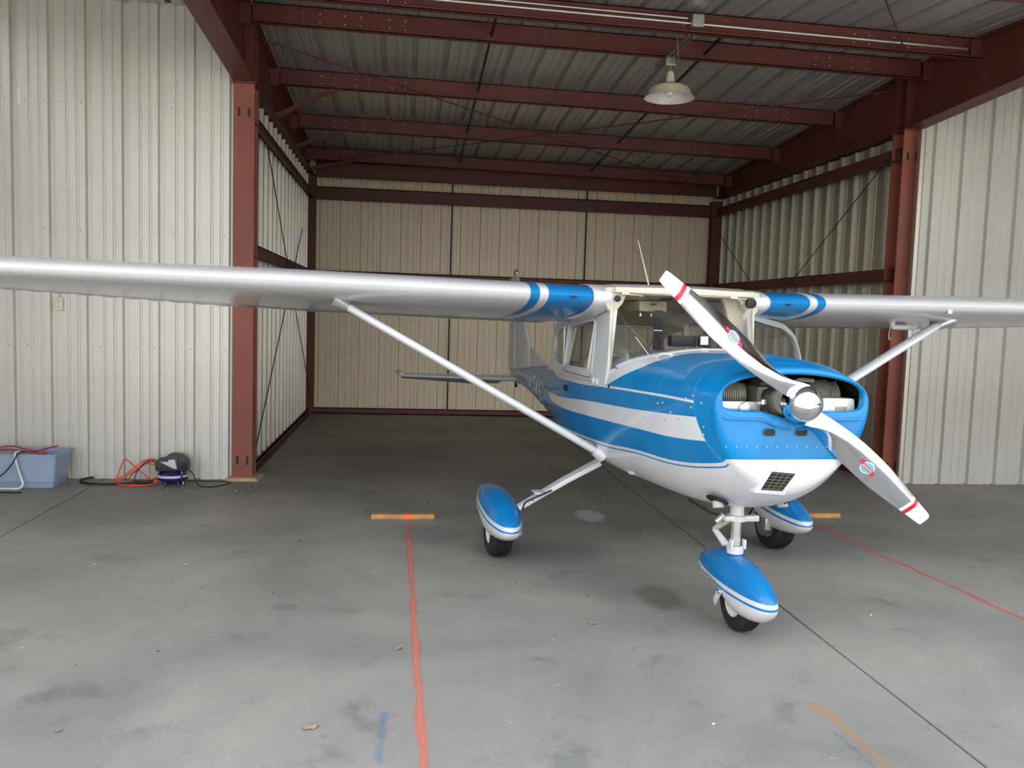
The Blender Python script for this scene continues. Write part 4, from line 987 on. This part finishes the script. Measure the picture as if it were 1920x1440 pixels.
MB().lathe([(.034, .41), (.047, .415), (.05, .45), (.036, .46)], 20, Matrix.Translation((0, .60, 0))).build('strut_collar', M_WPAINT, ns)
MB().lathe([(.03, .60), (.055, .605), (.057, .635), (.04, .64), (.04, .72)], 20, Matrix.Translation((0, .60, 0))).build('upper_collar', M_WPAINT, ns)
MB().box((-.09, .555, .61), (.085, .60, .638)).build('steering_arm', M_WPAINT, ns, bevel=.008)
def link_bar(a, b, w_, nm, mat):
    a = Vector(a); b = Vector(b); d = (b-a).normalized(); x_ = Vector((1, 0, 0)); n_ = d.cross(x_).normalized()
    MB().loft([[p+x_*(w_*k)+n_*.012, p-x_*(w_*k)+n_*.012, p-x_*(w_*k)-n_*.012, p+x_*(w_*k)-n_*.012] for p, k in ((a, 1), (b, .6))]).build(nm, mat, ns, bevel=.005)
link_bar((-.045, .62, .60), (-.085, .70, .53), .022, 'torque_link', simple('stained_white', srgb(196, 184, 158), .5)); link_bar((-.045, .62, .455), (-.085, .70, .53), .022, 'torque_link', M_WPAINT)
MB().tube([(-.06, .60, .62), (-.14, .66, .64), (-.22, .78, .69)], .008, 8).build('steering_rod', M_BLK, ns)
MB().tube([(.07, .60, .625), (.14, .68, .65), (.2, .8, .69)], .008, 8).build('steering_rod', M_BLK, ns)
MB().lathe([(.001, -.03), (.016, -.03), (.018, 0), (.016, .03), (.001, .03)], 12, Matrix.Translation((-.10, .61, .615)) @ Matrix.Rotation(.8, 4, 'Y')).build('damper', M_ALU, ns)
MB().box((.03, .63, .585), (.16, .70, .62)).build('damper_bracket', M_WPAINT, ns, bevel=.008)
for dx in (-.04, .04): MB().box((dx-.006, .555, .445), (dx+.006, .59, .50)).build('fork_lug', M_WPAINT, ns, bevel=.003)

# ---- exhausts, carburettor scoop
for x in (-.232, .175):
    ex = MB().lathe([(.030, .06), (.030, -.03), (.026, -.03), (.026, .05)], 20, Matrix.Translation((x, .37 if x < 0 else .42, .765 if x < 0 else .75)) @ Matrix.Rotation(-.3, 4, 'X')).build('exhaust_pipe', simple('chalky_grey_pipe', srgb(180, 176, 176), .7), AP)
    MB().lathe([(.055, 0), (.055, -.003), (.001, -.004)], 24, Matrix.Translation((x-.02*(1 if x < 0 else -1), .335, .785)) @ Matrix.Rotation((.45 if x < 0 else -.45), 4, 'Y') @ Matrix.Rotation(-.35, 4, 'X') @ Matrix.Scale(1.15, 4, (1, 0, 0))).build('exhaust_opening', M_BLK, ex)
sc = [(-.180, .876), (-.008, .860), (.050, .985), (-.120, 1.008)]
def scp(a, b, c): return (a, .058-(b-1.0)*.25+c, b)
so = MB().prism([(a+(a-.02)*.0, b) for a, b in sc], -.012, .12, scp).build('air_scoop', M_WPAINT, AP, bevel=.005)
inn = [(-.147, .893), (-.027, .884), (.027, .977), (-.103, .99)]
MB().prism(inn, -.0135, .0, scp).build('scoop_mouth', M_BLK, so, smooth=0)
for k in range(6):
    t = (k+.5)/6; a0 = Vector((inn[0][0]+(inn[3][0]-inn[0][0])*t, inn[0][1]+(inn[3][1]-inn[0][1])*t)); a1 = Vector((inn[1][0]+(inn[2][0]-inn[1][0])*t, inn[1][1]+(inn[2][1]-inn[1][1])*t))
    MB().tube([scp(a0.x, a0.y, -.015), scp(a1.x, a1.y, -.015)], .0018, 6).build('grille_bar', simple('brass_screen', srgb(104, 98, 82), .5, .3), so)
for q in range(1, 4):
    t = q/4; b0 = Vector(inn[0]).lerp(Vector(inn[1]), t); b1 = Vector(inn[3]).lerp(Vector(inn[2]), t)
    MB().tube([scp(b0.x, b0.y, -.0155), scp(b1.x, b1.y, -.0155)], .002, 6).build('grille_bar', simple('brass_screen', srgb(104, 98, 82), .5, .3), so)
# cowl fasteners and belly scoop
cf = MB()
for Y, z in ((.24, 1.35), (.30, 1.33), (.56, 1.28), (.62, 1.27), (.45, 1.24), (.35, 1.22), (.5, 1.19), (.8, 1.18), (.24, 1.29), (.16, 1.32), (.15, 1.20), (.16, 1.16)):
    for s in (-1, 1): cf.lathe([(.008, 0), (.006, .003), (0, .004)], 10, Matrix.Translation((s*side_x(Y, z, -.0005), Y, z)) @ Matrix.Rotation(s*pi/2, 4, 'Y'))
r = cf.build('cowl_fasteners', M_ALU, fus); r['kind'] = 'stuff'
mb = MB(); mb.loft([[Vector((-.50+.02*t, .98+y, .80+a)) for y, a in ((0, .0), (.05, .012), (.1, .0), (.05, -.008))] for t in (0, 1)]); mb.build('drain_vent', M_WPAINT, fus)

# ================================================================ things on the floor and walls
def paint(name, pts, w, col, lab, dens=.55, soft=1.0, scl=22):
    """thin sprayed paint strip on the slab: wavy ribbon with a broken edge"""
    m = NT(name+'_spray'); uv = m.n('ShaderNodeUVMap'); sx_ = m.n('ShaderNodeSeparateXYZ'); m.l(uv.outputs[0], sx_.inputs[0])
    d = m.math('ABSOLUTE', m.math('SUBTRACT', sx_.outputs[0], .5)); n = m.noise(scl, 5, .7); n2 = m.noise(2.2, 3, .5)
    a = m.math('SUBTRACT', m.math('MULTIPLY', m.math('SUBTRACT', .5, d), 3.2*soft), m.math('MULTIPLY', n, 1.0))
    a = m.math('ADD', a, m.math('MULTIPLY', m.math('SUBTRACT', n2, .5), .9))
    e = m.math('MINIMUM', m.math('MULTIPLY', sx_.outputs[1], 12), m.math('MULTIPLY', m.math('SUBTRACT', 1, sx_.outputs[1]), 12)); a = m.math('MINIMUM', a, m.math('SUBTRACT', e, m.math('MULTIPLY', n, .6)))
    al = m.n('ShaderNodeClamp'); m.l(m.math('MULTIPLY', a, dens*1.6), al.inputs[0])
    m.set(Base_Color=m.mix(n, tuple(c*.9 for c in col[:3])+(1,), col), Roughness=.7, Alpha=m.math('MULTIPLY', al.outputs[0], min(1, dens*1.3)))
    V = []; Fc = []; UV = []; P = [Vector((x, y, 0)) for x, y in pts]; n_ = len(P)
    for i_, p in enumerate(P):
        t = (P[min(i_+1, n_-1)]-P[max(i_-1, 0)]).normalized(); s = Vector((t.y, -t.x, 0)); ww = w*(1+.15*sin(i_*2.1))
        V += [p-s*ww/2+Vector((0, 0, .0015)), p+s*ww/2+Vector((0, 0, .0015))]; UV += [(0, i_/(n_-1)), (1, i_/(n_-1))]
        if i_: Fc.append((2*i_-2, 2*i_-1, 2*i_+1, 2*i_))
    me = bpy.data.meshes.new(name); me.from_pydata([tuple(v) for v in V], [], Fc); l = me.uv_layers.new()
    for lp in me.loops: l.data[lp.index].uv = UV[lp.vertex_index]
    o = link(name, me, m.m); tag(o, lab, 'paint mark'); return o
def wav(x0, y0, x1, y1, n, amp): return [(x0+(x1-x0)*k/n+amp*sin(k*1.7)+amp*.6*sin(k*.6+1), y0+(y1-y0)*k/n) for k in range(n+1)]
OR = srgb(236, 126, 100)
paint('painted_line', wav(.062, 7.05, .112, 2.7, 26, .003), .08, OR, 'long orange painted line running from the left chock toward the viewer', .56, .95)
paint('painted_line', wav(3.57, 6.98, 3.80, 3.9, 20, .008), .055, srgb(236, 92, 84), 'thin red orange painted line running from the right chock', .66, .95)
paint('painted_dash', wav(-.05, 3.62, -.062, 3.15, 8, .001), .065, srgb(92, 146, 186), 'short blue spray mark left of the orange line', .45, .8)
paint('painted_dash', [(1.885, 3.60), (1.90, 3.5), (1.915, 3.38), (1.925, 3.25), (1.93, 3.1), (1.94, 2.9)], .11, srgb(214, 154, 76), 'ochre orange spray mark near the floor joint at bottom right', .46, .8)
paint('painted_dash', [(1.86, 3.32), (1.865, 3.2), (1.87, 3.12), (1.875, 3.0)], .05, srgb(70, 140, 180), 'faint blue spray mark beside the ochre one', .42, .8)

def chock(x0, x1, y, lab, sprayx):
    c = empty('wood_chock', ((x0+x1)/2, y, 0), random.uniform(-.01, .01)); w = (x1-x0)/2
    MB().box((-w, -.02, 0), (w, .045, .038)).build('board', M_WOOD, c, bevel=.003)
    s = sprayx-(x0+x1)/2
    mb = MB(); mb.box((s-.035, -.0208, .0), (s+.035, -.0200, .0385)); mb.box((s-.035, -.0208, .0382), (s+.035, .0455, .0388))
    mb.build('paint_patch', simple('orange_spray', srgb(246, 120, 60), .7), c, smooth=0)
    tag(c, lab, 'wood block', 'wooden wheel stops')
chock(-.24, .285, 7.09, 'wooden board wheel stop on the floor left of the airplane', .07)
chock(3.50, 3.95, 7.15, 'wooden board wheel stop on the floor behind the right wheel', 3.57)

# blue plastic bin with cables
bn = empty('storage_bin', (-3.62, 8.45, 0))
M_BIN = NT('cloudy_blue_plastic'); M_BIN.set(Base_Color=srgb(158, 176, 204), Roughness=.4, Transmission_Weight=.0, Alpha=.93); M_BIN = M_BIN.m
def rrect(hx, hy, r, z, n=5):
    P = []
    for cx, cy, a0 in ((hx-r, hy-r, 0), (-hx+r, hy-r, pi/2), (-hx+r, -hy+r, pi), (hx-r, -hy+r, 3*pi/2)):
        for k in range(n+1): a = a0+pi/2*k/n; P.append(Vector((cx+r*cos(a), cy+r*sin(a), z)))
    return P
rg = [rrect(.40, .175, .03, .004), rrect(.405, .18, .03, .0), rrect(.415, .187, .03, .055), rrect(.422, .190, .03, .058), rrect(.445, .205, .03, .30), rrect(.462, .220, .03, .302), rrect(.462, .220, .03, .315), rrect(.44, .20, .03, .315), rrect(.41, .182, .03, .06), rrect(.395, .17, .03, .008)]
MB().loft(rg).build('tub', M_BIN, bn, smooth=40)
tag(bn, 'open translucent blue plastic storage bin against the white left wall', 'storage bin')
MB().box((-.30, -.16, .26), (.22, .14, .30)).build('box_body', simple('grey_card', srgb(176, 176, 172), .7), None, bevel=.004)
bx = bpy.data.objects['box_body.001']; bx.name = 'grey_box'; bx.location = (-3.62, 8.45, 0); tag(bx, 'flat pale grey box lying inside the blue bin', 'box')
def cable(name, pts, r, mat, lab, n=8, cat='cable', parent=None):
    o = MB().tube(spline(pts, n), r, 8).build(name, mat, parent, smooth=60)
    if parent is None: tag(o, lab, cat)
    return o
cable('red_cable', [(-3.9, 8.3, .315), (-3.75, 8.28, .335), (-3.6, 8.27, .355), (-3.48, 8.30, .335), (-3.35, 8.24, .335), (-3.27, 8.24, .318)], .008, M_PINK, 'red cable draped over the near rim of the blue bin')
cable('red_cable', [(-3.85, 8.35, .325), (-3.65, 8.42, .365), (-3.5, 8.38, .345), (-3.36, 8.30, .34), (-3.30, 8.36, .355), (-3.23, 8.44, .365)], .007, M_PINK, 'red cable arching across the bin with its end sticking up')
cable('white_strap', [(-3.50, 8.30, .33), (-3.515, 8.225, .33), (-3.50, 8.205, .25), (-3.465, 8.20, .13), (-3.44, 8.19, .05), (-3.47, 8.17, .012), (-3.56, 8.17, .01), (-3.8, 8.18, .01)], .011, simple('white_rubber', srgb(220, 224, 220), .5), 'thick white cord hanging down the front of the blue bin')
cable('black_cable', [(-3.46, 8.30, .335), (-3.49, 8.215, .325), (-3.52, 8.19, .25), (-3.58, 8.185, .17), (-3.66, 8.17, .09), (-3.685, 8.15, .03), (-3.64, 8.06, .008), (-3.5, 8.02, .008), (-3.38, 8.02, .008)], .006, M_BLK, 'thin black cord looping from the blue bin to the floor')

# pancake air compressor
cp = empty('air_compressor', (-2.20, 8.50, 0), .06); M_NAVY = simple('navy_tank_paint', srgb(30, 28, 92), .25, coat=.5)
MB().lathe([(.001, .02), (.09, .025), (.137, .045), (.147, .068), (.147, .098), (.13, .118), (.08, .135), (.001, .14)], 40).build('air_tank', M_NAVY, cp)
MB().lathe([(.146, .074), (.1495, .076), (.1495, .097), (.146, .099)], 40).build('tank_band', simple('pale_band', srgb(205, 205, 225), .35), cp)
for a in (.5, 2.2, 4.2, 5.4): MB().lathe([(.014, 0), (.017, .004), (.012, .06), (.001, .065)], 12, Matrix.Translation((.10*cos(a), .10*sin(a), 0))).build('foot', M_NAVY, cp)
P = [(-.145, .135), (.145, .135), (.15, .19), (.135, .245), (.085, .285), (.0, .298), (-.045, .282), (-.06, .255), (-.13, .245), (-.148, .215)]
MB().prism(P, -.085, .085, lambda a, b, c: (a, c, b)).build('shroud', simple('charcoal_plastic', srgb(52, 52, 58), .5), cp, bevel=.012)
MB().prism([(-.10, .228), (-.03, .228), (-.02, .248), (.035, .25), (.055, .16), (.025, .16)], -.089, -.084, lambda a, b, c: (a, c, b)).build('shroud_badge', simple('silver_plastic', srgb(205, 208, 214), .35), cp, bevel=.002)
MB().box((.065, -.093, .15), (.075, -.08, .28)).build('handle_rib', M_BLK, cp, bevel=.004)
MB().box((.09, -.095, .16), (.14, -.07, .235)).build('side_grille', M_BLK, cp, bevel=.006)
MB().lathe([(.001, 0), (.018, 0), (.018, .02), (.001, .022)], 16, Matrix.Translation((.125, -.09, .125)) @ Matrix.Rotation(pi/2, 4, 'X')).build('pressure_gauge', M_BLK, cp)
MB().box((.095, -.13, .04), (.115, -.11, .14)).build('bracket', M_NAVY, cp, bevel=.004)
MB().lathe([(.001, .015), (.008, .018), (.006, .04), (.001, .04)], 10, Matrix.Translation((.118, -.12, 0))).build('drain_valve', M_ALU, cp)
tag(cp, 'small pancake air compressor, navy tank and charcoal shroud, by the left wall', 'air compressor')
cable('power_cord', [(-2.05, 8.43, .16), (-1.99, 8.40, .12), (-1.93, 8.36, .02), (-1.84, 8.32, .006), (-1.74, 8.38, .006), (-1.66, 8.52, .006), (-1.75, 8.60, .006), (-1.95, 8.60, .006), (-2.08, 8.60, .01)], .005, M_BLK, 'thin black power cord looping on the floor right of the compressor')
# orange extension cord pile
pts = [(-2.72, 8.46, .01), (-2.68, 8.5, .16), (-2.64, 8.5, .235), (-2.58, 8.5, .19), (-2.48, 8.5, .10), (-2.40, 8.5, .04), (-2.34, 8.48, .08), (-2.33, 8.5, .20), (-2.40, 8.52, .235), (-2.50, 8.54, .20), (-2.62, 8.52, .10), (-2.72, 8.46, .03), (-2.68, 8.40, .01),
       (-2.5, 8.36, .01), (-2.36, 8.42, .02), (-2.33, 8.48, .12), (-2.36, 8.52, .17), (-2.46, 8.52, .19), (-2.56, 8.5, .12), (-2.66, 8.46, .05), (-2.70, 8.42, .012), (-2.56, 8.33, .01), (-2.40, 8.36, .012), (-2.31, 8.44, .05), (-2.32, 8.50, .16), (-2.38, 8.54, .22),
       (-2.50, 8.56, .16), (-2.6, 8.52, .06), (-2.55, 8.44, .02), (-2.42, 8.42, .012), (-2.35, 8.46, .01)]
cable('extension_cord', pts, .0065, M_ORG, 'orange extension cord heaped beside the air compressor', 7, 'cord')
cable('black_hose', [(-2.98, 8.64, .03), (-3.05, 8.6, .02), (-3.05, 8.5, .012), (-2.94, 8.42, .012), (-2.76, 8.40, .012), (-2.6, 8.42, .014), (-2.52, 8.44, .03)], .010, M_DARK, 'black hose curling on the floor between bin and orange cord', 8, 'hose')
cable('black_cable', [(-2.55, 8.45, .02), (-2.52, 8.46, .12), (-2.46, 8.47, .20), (-2.40, 8.48, .225), (-2.35, 8.48, .20), (-2.31, 8.46, .17)], .005, M_BLK, 'black cord arching through the orange cord heap')
o = MB().tube([(-2.52, 8.40, .03), (-2.44, 8.40, .03), (-2.36, 8.43, .032)], [.018, .014, .02], 10).build('cord_plug', M_BLK); tag(o, 'black plug connector lying in the orange cord heap', 'plug')

# wall outlet
ot = empty('wall_outlet', (-3.30, 8.715, 1.705))
MB().box((-.035, -.03, -.06), (.035, .003, .06)).build('cover_plate', simple('ivory_plastic', srgb(214, 208, 182), .5), ot, bevel=.004)
for dz in (-.026, .026):
    MB().lathe([(.001, 0), (.017, 0), (.017, .003)], 16, Matrix.Translation((0, -.031, dz)) @ Matrix.Rotation(pi/2, 4, 'X') @ Matrix.Scale(-1, 4, (0, 0, 1))).build('receptacle', simple('ivory_plastic', srgb(214, 208, 182), .5), ot)
    for dx in (-.006, .006): MB().box((dx-.0012, -.0365, dz-.005), (dx+.0012, -.033, dz+.005)).build('slot', M_BLK, ot, smooth=0)
MB().box((-.012, -.002, .06), (.012, .008, .18)).build('conduit_stub', M_GALV, ot)
tag(ot, 'small ivory electrical outlet on the white left wall below the wing', 'outlet')

# dry leaves and litter
M_LEAF = simple('dry_leaf', srgb(150, 124, 104), .8, var=.2, nscale=40)
def leaf(x, y, s, rz, lab):
    n = 14; V = [(0, 0, .012)]
    for k in range(n):
        a = 2*pi*k/n; r = s*(.55+.45*abs(cos(a*2.5)))*(1+.2*random.random()); V.append((r*cos(a), r*.7*sin(a), .003+.012*random.random()))
    Fc = [(0, k+1, (k+1) % n+1) for k in range(n)]
    me = mesh('dry_leaf', V, Fc, 0); o = link('dry_leaf', me, M_LEAF, None, (x, y, 0), (0, 0, rz))
    md = o.modifiers.new('s', 'SOLIDIFY'); md.thickness = .0012
    st = MB().tube([(s*.5, 0, .008), (s*1.3, s*.1, .004)], .0015, 5).build('stem', M_LEAF, o)
    tag(o, lab, 'leaf', 'dry leaves on the floor')
leaf(-.352, 3.47, .034, .3, 'largest curled dry leaf at the bottom left of the orange line')
leaf(.0, 4.29, .030, 1.2, 'small crumpled dry leaf just left of the orange line')
leaf(1.095, 4.6, .022, 2.2, 'dark scrap of dry leaf on the floor left of the nose wheel')
leaf(-1.35, 3.5, .014, .9, 'tiny dark leaf scrap far left in the foreground')
M_CHIP = simple('pale_chip', srgb(206, 200, 184), .8); mb = MB(); mk = MB()
for k in range(60):
    if k < 26: x, y = random.uniform(-2.3, -1.4), random.uniform(8.05, 8.45)
    else: x, y = random.uniform(-2.5, 4.5), random.uniform(3.2, 8.2)
    s = random.uniform(.003, .009); a = random.random()*3
    (mb if k % 3 else mk).box((-s, -s*.6, 0), (s, s*.6, s*.5), Matrix.Translation((x, y, .0)) @ Matrix.Rotation(a, 4, 'Z'))
o = mb.build('grit', M_CHIP, smooth=0); tag(o, 'pale grit and chips scattered on the concrete floor', 'grit', kind='stuff')
o = mk.build('grit', M_BLK, smooth=0); tag(o, 'dark specks of dirt scattered on the concrete floor', 'grit', kind='stuff')
